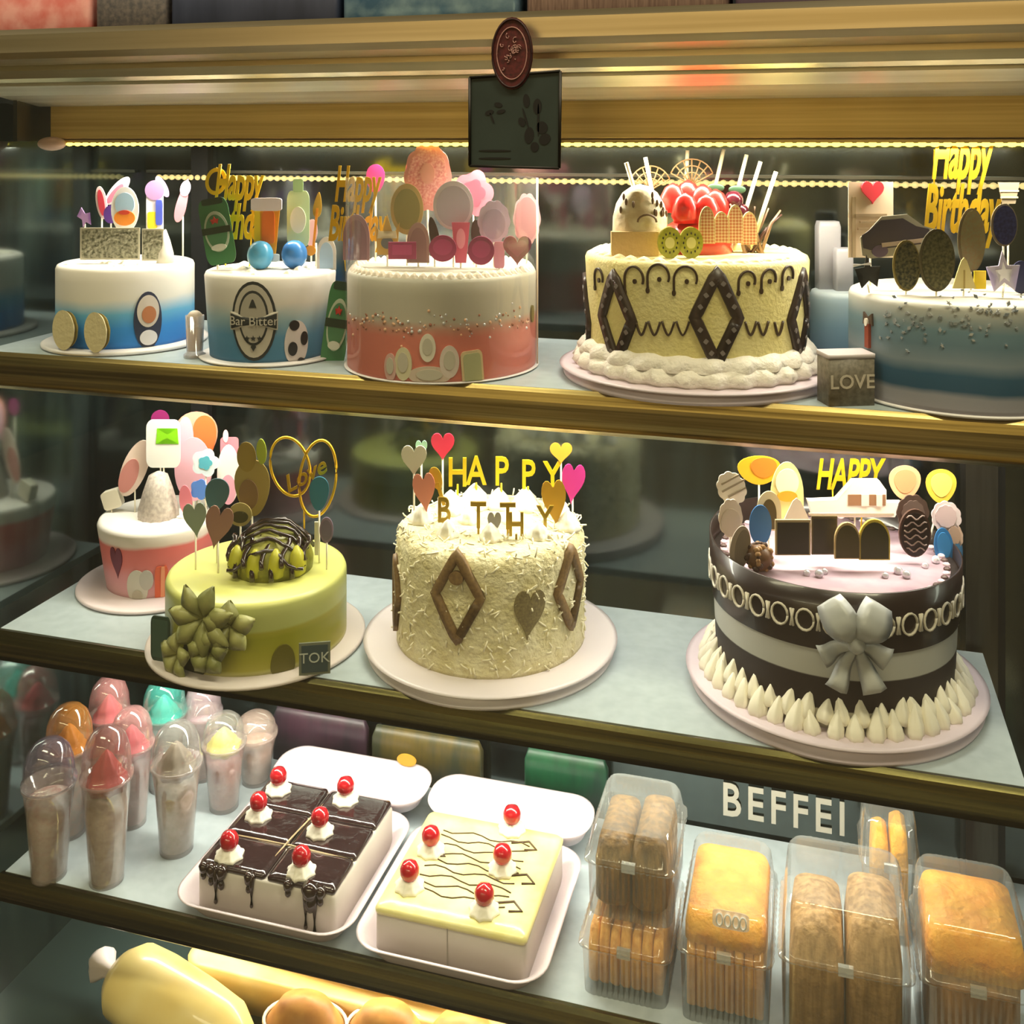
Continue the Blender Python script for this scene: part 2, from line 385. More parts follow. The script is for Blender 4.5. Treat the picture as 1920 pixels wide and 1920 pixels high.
shelf('middle white shelf with bronze trim under four round cakes', Z2, -.957, .187, .039, 1.325, TRIMG, 4.2)
shelf('lower white shelf holding dessert cups and boxed square cakes', Z3, -.950, .292, .034, 1.380, TRIMG, 3.2)

# ------------------------------------------------------------------ sign and seal on the glass
SG = mat('sign_green', '22322E', .5, noise=(20, '2A3A36', (1, 1, 1))); SK = mat('sign_black', '0C0F0D', .6)
tz = .965/(CT+(965-960)/F*ST)
def topper_M(cx, cy, t, rot=0): return PX(cx, cy, t)
s = thing('menu_card', 'square dark green card with black plant print hung on the front glass', 'sign', onY(965, 225, .9655))
wc, hc = 170*tz/F/CT, 180*tz/F
m = MB(); m.prism([(p[0]*wc, p[1]*hc) for p in [(-.5, .45), (-.5, -.48), (.49, -.5), (.5, .5)]][::-1], .0015, 0, 0); m.build('card', SG, s)
m = MB()
fr = [(-.5, .45), (.5, .5), (.49, -.5), (-.5, -.48)]
for i in range(4):
    a, b = Vector(fr[i]), Vector(fr[(i+1) % 4]); m.tube([(a.x*wc, -.0006, a.y*hc), (b.x*wc, -.0006, b.y*hc)], .0015, 0, 6)
m.build('border', mat('card_border', '16140A', .5), s)
m = MB()
for (x, z, w_, h_, r) in ((-.28, .08, .10, .05, .3), (-.18, .16, .09, .05, -.2), (-.15, .09, .1, .04, .2), (.13, .2, .07, .14, .1), (.25, .14, .09, .16, 0), (.08, -.02, .07, .1, .5),
                          (.3, -.08, .12, .13, .4), (.16, -.16, .1, .17, -.1), (.33, -.2, .13, .11, .6), (.22, -.28, .09, .1, 0), (.26, 0, .02, .34, 0), (.12, .02, .02, .22, .3),
                          (-.22, -.32, .36, .02, 0), (-.22, -.40, .36, .02, 0), (-.25, .02, .02, .12, .4)):
    c, s_ = math.cos(r), math.sin(r)
    m.prism([(wc*(x+c*p[0]*w_-s_*p[1]*h_), hc*(z+s_*p[0]*w_+c*p[1]*h_)) for p in OUT['oval']()], .0004, -.0005, 0)
m.build('printed_leaves', SK, s)
s2 = thing('paper_seal', 'oval dark red seal with pale scroll pattern above the green card', 'seal', onY(960, 100, .9635))
ws, hs = 78*tz/F/CT, 136*tz/F
m = MB(); m.prism([(p[0]*ws, p[1]*hs) for p in OUT['oval']()], .001, 0, 0)
m.build('seal_disc', mat('seal_maroon', '5E1F22', .5, noise=(200, '3A1014', (1, 1, 1))), s2)
m = MB()
for k, rr in ((.47, 0), (.36, 0)):
    m.tube([(ws*k*math.cos(2*PI*i/40), -.0008, hs*k*math.sin(2*PI*i/40)) for i in range(40)], .0006 if k < .4 else .0011, 0 if k < .4 else 1, 6, True)
for k in range(18):
    a = random.uniform(0, 2*PI); r = random.uniform(.03, .3); c = (ws*r*math.cos(a)*1.0, hs*r*math.sin(a))
    m.tube([(c[0]+.0035*math.cos(b)*(1-b/8), -.0008, c[1]+.0045*math.sin(b)*(1-b/8)) for b in [q*.7+a for q in range(8)]], .0005, 0, 5)
m.build('seal_pattern', [mat('seal_pale', 'A98078', .5), mat('seal_rim', '2A0E10', .5)], s2)

# ------------------------------------------------------------------ cake builder
CAKES = {}
def cake(key, name, label, cx, t, zs, r, ztop, mats, br=None, bh=.010, rbot=None, soft=.006, boardmat=WHITE, rimmed=False):
    """round cake on a board; returns root, with local z0 = shelf"""
    p = PX(cx, 500, t); root = thing(name, label, 'cake', (p.x, p.y, zs), 0)
    root.rotation_euler[2] = 0
    if br:
        q = MB()
        if rimmed: q.lathe([(br-.006, .0), (br-.004, .004), (br-.010, .008), (br-.010, bh*.75), (br-.002, bh*.8), (br, bh*.95), (br-.006, bh), (.01, bh)], n=72)
        else: q.lathe([(br-.004, .0), (br, .002), (br, bh*.8), (br-.003, bh), (.01, bh)], n=72)
        q.build('cake_board', boardmat, root)
    rb = rbot or r; h = ztop-zs
    q = MB()
    pr = [(rb, bh), (rb, bh+.004)]
    for k in range(1, 9): pr.append((rb+(r-rb)*k/8, bh+(h-bh-soft)*k/8))
    pr += [(r-soft*.3, h-soft*.3), (r-soft, h), (.004, h)]
    q.lathe(pr, n=72); body = q.build('cake_body', mats, root)
    CAKES[key] = dict(p=(p.x, p.y), t=t, r=r, zt=ztop, zs=zs, rb=rb, bh=bh, h=h, root=root)
    return CAKES[key]
def Rz(c, z):  # body radius at local height z
    return c['rb']+(c['r']-c['rb'])*max(0, min(1, (z-c['bh'])/(c['h']-c['bh'])))
def ang(c, px):
    """azimuth on the cake side seen at picture column px"""
    x, y = c['p']; ca = math.atan2(-y, -x)      # towards the camera
    d = math.hypot(x, y); base = 960+F*((x*CT+y*ST)/(-x*ST+y*CT))
    best = None
    for i in range(-88, 89):
        a = ca+math.radians(i); X = x+c['r']*math.cos(a); Y = y+c['r']*math.sin(a)
        u = 960+F*((X*CT+Y*ST)/(-X*ST+Y*CT))
        if best is None or abs(u-px) < best[0]: best = (abs(u-px), a)
    return best[1]
def side_z(c, px, py):
    """azimuth and local height of the side point seen at px, py"""
    a = ang(c, px); X = c['p'][0]+c['r']*math.cos(a); Y = c['p'][1]+c['r']*math.sin(a)
    t = -X*ST+Y*CT
    return a, ZC+t*(HZ-py)/F-c['zs']
def wrap_rib(q, c, pts, wd, off=.0015, mi=0, closed=False):
    """ribbon along pts [(arc angle, z)] on the cake side"""
    R = c['r']; P = [Vector((a*R, z)) for a, z in pts]; n = len(P); D = []
    if closed: P.append(P[0]); P.append(P[1])
    Q = []
    for i in range(len(P)-1):
        m_ = max(1, int((P[i+1]-P[i]).length/.006))
        for k in range(m_): Q.append(P[i].lerp(P[i+1], k/m_))
        if not closed and i == len(P)-2: Q.append(P[-1])
    rs = []
    for i, p in enumerate(Q):
        a = Q[max(0, i-1)]; b = Q[min(len(Q)-1, i+1)]; t = (b-a)
        if t.length < 1e-9: continue
        t.normalize(); nn = Vector((-t.y, t.x))*wd/2
        ring = []
        for (pp, of) in ((p-nn, -.001), (p-nn*.8, off), (p+nn*.8, off), (p+nn, -.001)):
            rr = Rz(c, pp.y)+of; ring.append((rr*math.cos(pp.x/R), rr*math.sin(pp.x/R), pp.y))
        rs.append(ring)
    q.rings(rs, mi, True, True, True)
def wrap_fill(q, c, ol, a0, z0, w_, h_, off=.002, mi=0, rot=0, nr=4):
    R = c['r']; rs = []; cr, sr = math.cos(rot), math.sin(rot)
    for k in range(nr+1):
        f = 1-k/(nr+.001); ring = []
        for (x, z) in ol:
            x_, z_ = x*w_, z*h_; x2, z2 = cr*x_-sr*z_, sr*x_+cr*z_
            aa = a0+x2*f/R; zz = max(z0+z2*f, c['bh']+.0006); rr = Rz(c, zz)+off
            ring.append((rr*math.cos(aa), rr*math.sin(aa), zz))
        if k == 0:
            edge = [((Rz(c, z0)-.001)*math.cos(math.atan2(p[1], p[0])), (Rz(c, z0)-.001)*math.sin(math.atan2(p[1], p[0])), p[2]) for p in ring]
            rs.append(edge)
        rs.append(ring)
    q.rings(rs, mi, False, True, False)
def wall_pic(c, name, px, py, wpx, hpx, layers, rot=0, label=None):
    """decoration stuck on the cake side as a part; layers (shape, dx, dz, w, h, hex) in unit box"""
    a, z = side_z(c, px, py); sc_ = (c['t']-c['r']*.9)/F
    q = MB(); ms = []
    for i, (sh, dx, dz, w_, h_, col) in enumerate(layers):
        ms.append(hexm(col) if isinstance(col, str) else col)
        R = c['r']; W, H = wpx*sc_, hpx*sc_
        wrap_fill(q, c, OUT[sh](), a+dx*W/R, z+dz*H, w_*W, h_*H, .002+.0007*i, i, rot)
    o = q.build(name, ms, c['root'])
    if label: o['label'] = label
    return o
def rosette(q, c, r, h, mi=0, lobes=6, tw=.5):
    pr = [(r*.9, 0), (r, h*.14), (r*.95, h*.3), (r*.74, h*.45), (r*.72, h*.55), (r*.5, h*.7), (r*.32, h*.85), (r*.06, h)]
    q.lathe(pr, c, 24, mi, True, True, lobes, .10, tw)
def border(c, name, R, z, r, h, n, mt, a0=0, a1=2*PI, parent=None, tilt=False):
    q = MB()
    for i in range(n):
        a = a0+(a1-a0)*(i+.5)/n
        rosette(q, (R*math.cos(a), R*math.sin(a), z), r, h, 0, 6, .5)
    return q.build(name, mt, parent or c['root'])

def place_card(c, label, cat, cx, cy, wp, hp, k, layers, rot=0, stick=True, name='cake_topper', group=None, th=.0015, part='topper_card', smat=STICK, yaw=0):
    """flat card pick standing in the cake top. k = -1 front edge .. 1 back edge of cake"""
    t = c['t']+k*c['r']*.93; p = PX(cx, cy, t); g = t/F
    # keep within the cake outline
    W, H = wp*g, hp*g
    root = thing(name, label, cat, (p.x, p.y, p.z), TH+yaw, group)
    q = MB(); ms = []; cr, sr = math.cos(rot), math.sin(rot)
    for i, (sh, dx, dz, w_, h_, col) in enumerate(layers):
        mm = hexm(col) if isinstance(col, str) else col
        ms.append(mm); ol = OUT[sh]()
        pts = []
        for (x, z) in ol:
            X, Zz = (dx+x*w_)*W, (dz+z*h_)*H; pts.append((cr*X-sr*Zz, sr*X+cr*Zz))
        q.prism(pts, th if i == 0 else .0007*i+.0002, -.0007*i, i)
    q.build(part, ms, root)
    if stick:
        zb = c['zt']-p.z-.012; z0 = -H*.3
        # step the stick towards the cake axis when the card hangs over the rim
        dx, dy = p.x-c['p'][0], p.y-c['p'][1]; d = math.hypot(dx, dy); e = Vector((0, 0, 0))
        if d > c['r']*.9:
            f = 1-c['r']*.9/d; wx, wy = -dx*f, -dy*f
            e = Vector((wx*CT+wy*ST, -wx*ST+wy*CT, 0)) if not yaw else Matrix.Rotation(-(TH+yaw), 4, 'Z') @ Vector((wx, wy, 0))
        if zb > z0: zb = z0-.004
        q = MB(); q.tube([(0, .0022, z0), (e.x, .0022+e.y, zb)], .0011, 0, 6); q.build('stick', smat, root)
    return root

# ================================================================== TOP SHELF
# --- blue ombre cake
BL = cake('blue', 'round_cake', 'white cake fading to bright blue at the far left of the top shelf', 237, 1.35, Z1, .084, 1.2985,
          mat_ramp('blue_ombre', [(0, '1E74C8'), (.25, '2E86D4'), (.42, '5EA6D0'), (.6, 'D8D4CC'), (1, 'EEE8E0')], wob=.04), br=.101, bh=.006)
q = MB()
for i in range(46):
    a = random.uniform(0, 2*PI); r = random.uniform(.0, .07)
    rosette(q, (r*math.cos(a), r*math.sin(a), BL['h']-.001), random.uniform(.005, .008), random.uniform(.003, .006))
q.build('cream_crumbs', CREAM, BL['root'])['kind'] = 'stuff'
wall_pic(BL, 'oval_plaque', 278, 600, 52, 108, [('oval', 0, 0, 1, 1, '2A3048'), ('oval', 0, .16, .78, .56, 'C9BEB4'), ('oval', .02, .1, .5, .3, 'B0704A'), ('oval', 0, -.3, .6, .26, 'D9D6DC')], label='dark edged oval plaque on the cake side')
for i, (x, y) in enumerate(((118, 622), (178, 618))):
    p = PX(x, y, 1.245 if i else 1.26); cc = 'left' if i == 0 else 'right'
    root = thing('shell_biscuit', ['cream fan biscuit at the far left foot of the blue cake', 'cream fan biscuit leaning on the blue cake nearer its plaque'][i], 'biscuit', (p.x, p.y, Z1+.0065), TH-.5, 'fan biscuits by the blue cake')
    q = MB()
    for s_, rr in ((0, 1), (.006, .92)):
        rs = []
        for k in range(7):
            f = k/6; rs.append([(.019*rr*math.sin(a)*math.cos(f*PI/2), .007*math.sin(f*PI/2)*(1+.1*math.cos(9*a))+s_, .024+.024*rr*math.cos(a)*math.cos(f*PI/2)) for a in [2*PI*j/40 for j in range(40)]])
        q.rings(rs, 0 if s_ == 0 else 1, True, True, True)
    q.build('biscuit_shell', [mat('macaron_cream', 'D9CBA0', .6, bump=(150, .3)), mat('macaron_olive', '8C7A3C', .6)], root)
SILV = mat('silver_glitter', 'B8B49C', .35, .3, noise=(260, '5F5E48', (1, 1, 1)), bump=(300, .6))
g = 'toppers on the blue ombre cake'
place_card(BL, 'wide silver glitter panel standing on the blue ombre cake', 'cake topper', 206, 457, 112, 60, -.35, [('rect', 0, 0, 1, 1, 'CFC9B4'), ('rect', 0, 0, .94, .9, SILV)], stick=False)
place_card(BL, 'narrow silver glitter panel right of the wide one on blue cake', 'cake topper', 286, 459, 40, 60, -.35, [('rect', 0, 0, 1, 1, 'CFC9B4'), ('rect', 0, 0, .9, .9, SILV)], stick=False)
place_card(BL, 'white oval pick with orange middle on the blue ombre cake', 'cake topper', 234, 393, 52, 86, .0, [('oval', 0, 0, 1, 1, 'F2F0F4'), ('oval', 0, .12, .7, .5, 'A9C8E4'), ('oval', 0, -.18, .76, .34, 'E88A2C'), ('oval', 0, -.06, .4, .1, 'C9402C')])
place_card(BL, 'small red petal pick at left above the silver panel', 'cake topper', 190, 380, 20, 62, .2, [('oval', 0, 0, 1, 1, 'F0D8DC'), ('oval', 0, 0, .6, .8, 'C8384A')], .15)
place_card(BL, 'long pink petal pick leaning right above the white oval', 'cake topper', 220, 358, 24, 66, .3, [('oval', 0, 0, 1, 1, 'F2E0E8'), ('oval', 0, -.1, .55, .7, 'D26A80')], -.7)
place_card(BL, 'deep purple dot pick between red petal and white oval', 'cake topper', 207, 402, 26, 34, .1, [('oval', 0, 0, 1, 1, '6A3EA8')])
place_card(BL, 'tall lilac pick with yellow and blue foot on the blue cake', 'cake topper', 290, 388, 40, 104, .1, [('rr', 0, -.1, .8, .8, 'E6DCEC'), ('oval', 0, .3, .9, .36, 'B088B8'), ('rr', -.1, -.24, .45, .3, 'D8C82C'), ('rr', .22, -.1, .3, .45, '4A5AC8')])
place_card(BL, 'lilac curl pick leaning out above the tall lilac pick', 'cake topper', 304, 350, 16, 44, .2, [('oval', 0, 0, 1, 1, 'C6A0D2')], .5)
place_card(BL, 'pink feather pick at the right rim of the blue cake', 'cake topper', 342, 376, 24, 84, .2, [('drop', 0, 0, 1, 1, 'C98A98'), ('oval', 0, .28, .8, .36, 'D8C0DC')], -.25)
place_card(BL, 'tiny violet star pick at the left rim of blue cake', 'cake topper', 158, 408, 26, 40, .1, [('star', 0, 0, 1, 1, 'B48CC8')], .3)
m = MB(); m.lathe([(.011, 0), (.010, .012), (.006, .028), (.001, .042)], n=20); p = PX(310, 488, 1.33)
tag(m.build('sugar_cone', CREAM, None, (p.x, p.y, BL['zt'])), 'little white sugar cone beside the narrow silver panel', 'cake topper')

# --- beer cake
BE = cake('beer', 'round_cake', 'white and blue cake with a dark beer badge on its side', 508, 1.27, Z1, .0775, 1.299,
          mat_ramp('beer_ombre', [(0, '2E6688'), (.3, '4F86AC'), (.5, '8FA9B4'), (.68, 'CFC8BE'), (1, 'E6E0DA')], wob=.09, wscale=14), br=.084, bh=.004, rbot=.0715)
q = MB()
for i in range(40):
    a = random.uniform(0, 2*PI); r = random.uniform(.0, .066)
    rosette(q, (r*math.cos(a), r*math.sin(a), BE['h']-.001), random.uniform(.006, .009), random.uniform(.003, .006))
q.build('cream_crumbs', CREAM, BE['root'])['kind'] = 'stuff'
# badge
a0, z0 = side_z(BE, 475, 603)
q = MB(); R = BE['r']; sc_ = 1.2/F
DKB = mat('badge_ink', '24282A', .5); PLB = mat('badge_pale', 'B5ADA0', .6)
wrap_fill(q, BE, OUT['oval'](), a0, z0, 88*sc_, 150*sc_, .0012, 0)
wrap_fill(q, BE, OUT['oval'](), a0, z0, 78*sc_, 138*sc_, .0017, 1)
wrap_fill(q, BE, OUT['oval'](), a0, z0+6*sc_, 58*sc_, 104*sc_, .0022, 0)
wrap_fill(q, BE, OUT['oval'](), a0, z0+6*sc_, 50*sc_, 94*sc_, .0027, 2)
wrap_fill(q, BE, OUT['rect'](), a0, z0, 92*sc_, 34*sc_, .0032, 1)
wrap_fill(q, BE, OUT['rect'](), a0, z0, 88*sc_, 28*sc_, .0037, 0)
wrap_fill(q, BE, OUT['cone'](), a0, z0+34*sc_, 14*sc_, 16*sc_, .0034, 0)
for dx in (-12, 0, 12): wrap_fill(q, BE, OUT['star'](), a0+dx*sc_/R, z0-32*sc_, 11*sc_, 11*sc_, .0034, 0)
wrap_fill(q, BE, OUT['dia'](), a0, z0-48*sc_, 10*sc_, 16*sc_, .0034, 0)
bd = q.build('beer_badge', [DKB, PLB, mat('badge_mid', 'A39C90', .6)], BE['root'])
o = text_mesh('badge_lettering', 'Bar Bitter', .0145, PLB, BE['root'], .0002); wrap_text(o, Rz(BE, z0)+.0041, a0, z0)
o = text_mesh('badge_lettering', 'BEER', .006, PLB, BE['root'], .0002); wrap_text(o, Rz(BE, z0)+.002, a0, z0+60*sc_)
wall_pic(BE, 'football_plaque', 558, 645, 50, 88, [('oval', 0, 0, 1, 1, 'CFC4C4'), ('oval', -.12, .4, .4, .22, '14121C'), ('oval', .3, .1, .3, .3, '14121C'), ('oval', -.18, -.1, .36, .3, '14121C'), ('oval', .18, -.4, .3, .18, '14121C')], label='black and white football plaque')
def can_card(c, label, cx, cy, wp, hp, k, rot, z_shelf=False):
    return place_card(c, label, 'cake topper', cx, cy, wp, hp, k, [('rr', 0, 0, 1, 1, '3E7A4C'), ('rr', 0, .46, .7, .1, '1E3A28'), ('oval', 0, .0, .82, .62, 'B9C4AE'), ('oval', 0, 0, .7, .52, '4C8058'), ('rect', 0, .02, .96, .1, '22331F'), ('star', 0, .17, .3, .13, 'C8382C'), ('oval', 0, -.24, .5, .1, 'D0D4C4')], rot, stick=not z_shelf)
can_card(BE, 'tilted green beer can card with red star on the beer cake', 407, 434, 56, 124, -.25, .17)
rt = can_card(BE, 'green beer can card leaning against the right side of the beer cake', 632, 612, 46, 160, -.55, -.14, True)
rt.location.z += .002
def words(c, label, body, cx, cy, wp, k, mt, size, shear=.25, off=.0008, stick=2, space=.95, group=None, ext=.0008, zstick=None, rot=0):
    t = c['t']+k*c['r']*.93; p = PX(cx, cy, t); g = t/F
    root = thing('lettering_topper', label, 'cake topper', p, TH, group)
    o = text_mesh('lettering', body, size*g, mt, root, ext, shear, off, None, space)
    xs = [v.co.x for v in o.data.vertices]; zs_ = [v.co.z for v in o.data.vertices]
    f = wp*g/(max(xs)-min(xs))
    o.data.transform(Matrix.Diagonal((f, 1, 1, 1)))
    if rot: o.data.transform(Matrix.Rotation(-rot, 4, 'Y'))
    H = min(zs_)
    for i in range(stick):
        X = (i-(stick-1)/2)*wp*g*.45
        q = MB(); q.tube([(X, .001, H*.6), (X*.8, .001, min(c['zt']-p.z-.01, H-.004))], .0009, 0, 6); q.build('stick', mt, root)
    return root
words(BE, 'bright yellow curly Happy Birthday lettering at left of the beer cake', 'Happy\nBirthday', 445, 382, 118, .15, GOLDY, 92, .3, .0016)
place_card(BE, 'yellow open ring pick above the tilted green can', 'cake topper', 405, 340, 40, 52, .2, [('oval', 0, 0, 1, 1, GOLDY), ('oval', 0, 0, .66, .7, '2B2620')], -.2)
place_card(BE, 'orange beer glass pick with white foam head on the beer cake', 'cake topper', 500, 432, 58, 122, -.1, [('trap', 0, 0, .9, .94, 'F0A020'), ('rr', -.3, 0, .2, .7, 'F2D428'), ('rr', .06, .05, .4, .5, 'F07828'), ('rr', 0, .4, 1, .2, 'F2E6EC'), ('rr', .12, -.42, .6, .12, 'DCE8EE')])
place_card(BE, 'pale green bottle pick between beer glass and gold stem', 'cake topper', 559, 400, 42, 124, .1, [('rr', 0, -.08, 1, .84, 'B9D0A0'), ('rr', 0, .42, .45, .2, '9CBC84'), ('oval', 0, -.1, .7, .4, 'E2E6D2')])
for i, (x, y, lab) in enumerate(((488, 468, 'pale blue candy ball at the foot of the beer glass pick'), (552, 466, 'deeper blue candy ball below the pale green bottle pick'))):
    t = 1.27+(-.2+.1*i)*.07; p = PX(x, y, t); m = MB(); m.lathe([(.001+.0145*math.sin(a), .017-.017*math.cos(a)) for a in [PI*k/12 for k in range(13)]], n=20)
    tag(m.build('candy_ball', hexm(['4F9CC4', '3A7CC0'][i], .25), None, (p.x, p.y, BE['zt'])), lab, 'candy', 'blue candy balls on the beer cake')
place_card(BE, 'small pink oval pick right of the blue candy balls', 'cake topper', 583, 436, 24, 50, .2, [('oval', 0, 0, 1, 1, 'D8A8B4')], -.1)
place_card(BE, 'thin amber twisted stem pick at right of the beer cake', 'cake topper', 592, 420, 22, 120, .0, [('drop', 0, .3, .9, .4, 'B49030'), ('rect', 0, -.1, .2, .7, 'E09028'), ('oval', -.2, -.42, .9, .16, 'F0A030')], -.1)
place_card(BE, 'milky white arch pick at the right rim of the beer cake', 'cake topper', 612, 475, 36, 62, -.1, [('arch', 0, 0, 1, 1, 'D4D0CC'), ('arch', 0, -.06, .7, .8, 'A8C4E0')], stick=False)
# small beer mug between blue and beer cakes
p = PX(376, 650, 1.262); t_ = thing('toy_beer_mug', 'tiny clear mug of amber beer between the two left cakes', 'mug', (p.x, p.y-.012, Z1), 0)
m = MB(); m.lathe([(.013, 0), (.013, .004), (.0095, .006), (.011, .05), (.0102, .05), (.0088, .008), (.001, .008)], n=20, cap1=False); m.build('glass_wall', mat_clear('mug_glass', gloss=.2, haze=.35, hazecol='D8C4B8'), t_)
m = MB(); m.lathe([(.008, .009), (.0094, .034), (.001, .035)], n=20); m.build('beer', hexm('C98A4A'), t_)
m = MB(); m.ell((0, 0, .046), (.0095, .0095, .010)); m.build('foam', hexm('B8A898'), t_)

# --- pink and white glitter cake
PK = cake('pink', 'round_cake', 'tall white over coral pink cake inside a clear collar', 829, 1.215, Z1, .1085, 1.3075,
          mat_ramp('pink_white', [(0, 'CC6A58'), (.42, 'CE6E5C'), (.5, 'C58672'), (.58, 'BDB4A4'), (1, 'C4BEAE')], wob=.03, wscale=60), br=.112, bh=.003)
border(PK, 'piped_border', .100, PK['h']-.003, .0062, .008, 64, mat('cream_border_warm', 'E4D6C4', .6))
COL = MB(); R = .1105
n = 64; rs = []
for z in (.003, .10, .215): rs.append([(R*math.cos(2*PI*i/n), R*math.sin(2*PI*i/n), z) for i in range(n)])
COL.rings(rs, 0, False, False, True); 
COL.build('clear_collar', CLEARL, PK['root'])
q = MB(); aR = ang(PK, 1004); q.tube([(R*math.cos(aR), R*math.sin(aR), .003), (R*math.cos(aR), R*math.sin(aR), .215)], .0012, 0, 6); q.build('collar_seam', mat('acetate_edge', 'D8C2AC', .3), PK['root'])
q = MB()
for i in range(120):
    px = random.uniform(655, 1000); a = ang(PK, px)+random.uniform(-.02, .02); z = .062+.006*math.sin(a*9)+random.gauss(0, .006); r = random.uniform(.0008, .002)
    q.ell(((PK['r'])*math.cos(a), (PK['r'])*math.sin(a), z), r, random.randint(0, 2), 6, 4)
q.build('sugar_sprinkles', [PEARL, hexm('E8B490'), hexm('9C5C40')], PK['root'])['kind'] = 'stuff'
for i, (x, y, w_, h_, col) in enumerate(((733, 688, 26, 52, 'C8A098'), (757, 682, 34, 62, 'C9C0A0'), (803, 652, 30, 52, 'D4CCBC'), (842, 678, 36, 60, 'CDBDB4'), (805, 704, 80, 34, 'C4B0A0'))):
    wall_pic(PK, 'sugar_pebble', x, y, w_, h_, [('oval', 0, 0, 1, 1, col), ('oval', 0, .05, .6, .6, 'B8B0A0')])
wall_pic(PK, 'sage_tag', 886, 690, 42, 66, [('rr', 0, 0, 1, 1, 'D0B890'), ('rr', 0, 0, .8, .86, 'A8A880')], rot=.08)
wall_pic(PK, 'olive_leaf', 996, 588, 16, 34, [('oval', 0, 0, 1, 1, '7A6A34')])
T = 'cake topper'
words(PK, 'gold curly Happy Birthday lettering at left of the pink cake', 'Happy\nBirthday', 668, 385, 112, .35, GOLD, 92, .3, .0016)
place_card(PK, 'magenta balloon pick above the gold lettering', T, 704, 335, 34, 54, .45, [('ball', 0, 0, 1, 1, 'A83478')])
place_card(PK, 'big coral lace rosette pick, tallest on the pink cake', T, 802, 332, 90, 132, .12, [('scal', 0, 0, 1, 1, 'E09A90'), ('scal', 0, 0, .84, .84, mat('coral_lace', 'D8807C', .5, noise=(400, 'F0B4A4', (1, 1, 1)))), ('oval', 0, .05, .3, .3, 'E2A08C')])
place_card(PK, 'olive gold oval pick left of the big coral rosette', T, 763, 392, 62, 96, .05, [('oval', 0, 0, 1, 1, 'B49A5C'), ('oval', 0, 0, .8, .8, '8F8448')])
place_card(PK, 'pale grey plain round pick in the middle of the pink cake', T, 850, 385, 76, 92, -.1, [('oval', 0, 0, 1, 1, 'D9CFD4'), ('oval', 0, -.02, .84, .84, 'BDB2BC')])
place_card(PK, 'bright pink ruffled flower pick behind the grey round pick', T, 888, 362, 76, 90, .15, [('ruff', 0, 0, 1, 1, 'E88898'), ('ruff', 0, 0, .6, .6, 'D86478')])
place_card(PK, 'hot pink glitter post pick below the grey round pick', T, 864, 455, 34, 76, -.2, [('trap', 0, 0, 1, 1, 'D8607C'), ('oval', 0, .1, .5, .5, 'F0A0B0')])
place_card(PK, 'lilac scalloped pick right of the pink flower', T, 926, 416, 62, 82, -.15, [('scal', 0, 0, 1, 1, 'CDB8CC'), ('oval', 0, -.05, .7, .7, 'B8A4B8')])
place_card(PK, 'thin pink stand below the lilac scalloped pick', T, 936, 478, 20, 50, -.3, [('rr', 0, 0, 1, 1, 'D890A8')])
place_card(PK, 'pale pink oval lace pick at the right rim', T, 988, 411, 52, 100, .0, [('scal', 0, 0, 1, 1, 'E0B0B4'), ('oval', 0, 0, .8, .84, 'CE9498')])
place_card(PK, 'mauve dome card at the left rim of the pink cake', T, 668, 445, 50, 86, -.05, [('arch', 0, 0, 1, 1, 'A07880'), ('arch', 0, -.05, .8, .86, '8C6670')])
place_card(PK, 'smaller mauve dome card below the olive gold oval', T, 784, 455, 42, 76, -.1, [('arch', 0, 0, 1, 1, 'A8867C'), ('arch', 0, -.05, .76, .84, '94706C')])
place_card(PK, 'dark brown chocolate leaf left of the grey round pick', T, 815, 445, 18, 78, -.05, [('oval', 0, 0, 1, 1, '3A1C1C')], .2)
place_card(PK, 'dark brown chocolate leaf left of the lilac pick', T, 893, 438, 20, 52, -.1, [('oval', 0, 0, 1, 1, '4A3830')], .05)
for (x, y, w_, h_, k, sh, lab) in ((754, 470, 52, 32, -.35, 'rect', 'flat magenta bar at left among the magenta pieces'), (830, 466, 52, 50, -.4, 'oval', 'round magenta disc under the grey round pick'),
                               (902, 470, 50, 54, -.5, 'oval', 'round magenta disc under the lilac pick'), (970, 470, 54, 56, -.4, 'heart', 'magenta heart disc near the right rim of pink cake')):
    place_card(PK, lab, T, x, y, w_, h_, k, [(sh, 0, 0, 1, 1, '8E2250'), (sh, 0, .05, .7, .6, 'A03060')], stick=False, name='sugar_disc', th=.004)
place_card(PK, 'amber and white zigzag pick between mauve domes', T, 726, 440, 46, 76, .0, [('crown', 0, 0, 1, 1, 'C8A048'), ('oval', 0, -.2, .5, .3, '6A6A6C'), ('bow', 0, 0, .8, .2, 'E0D4B0')])

# --- tall yellow cake
YE = cake('yellow', 'round_cake', 'large pale yellow cake with chocolate diamonds on its side', 1304, 1.16, Z1, .1215, 1.330,
          mat('yellow_buttercream', 'E6DA9C', .6, noise=(20, 'DECF86', (1, 1, 1)), bump=(260, .35)), br=.150, bh=.013, rbot=.116, rimmed=True, boardmat=mat('lilac_board', 'D8C8D4', .4))
border(YE, 'piped_border', .108, YE['h']-.002, .0085, .006, 40, mat('cream_border_yellow', 'F2E4B4', .6))
q = MB()
q.lathe([(.128, .012), (.134, .018), (.130, .026), (.125, .030)], n=180, cap0=False, cap1=False, lobes=29, amp=.022, twist=.4)
q.lathe([(.127, .027), (.128, .032), (.122, .040), (.115, .043)], n=180, cap0=False, cap1=False, lobes=23, amp=.025, twist=-.5)
q.build('base_border', mat('rough_cream', 'EEE6DC', .55, bump=(90, 1.0)), YE['root'])
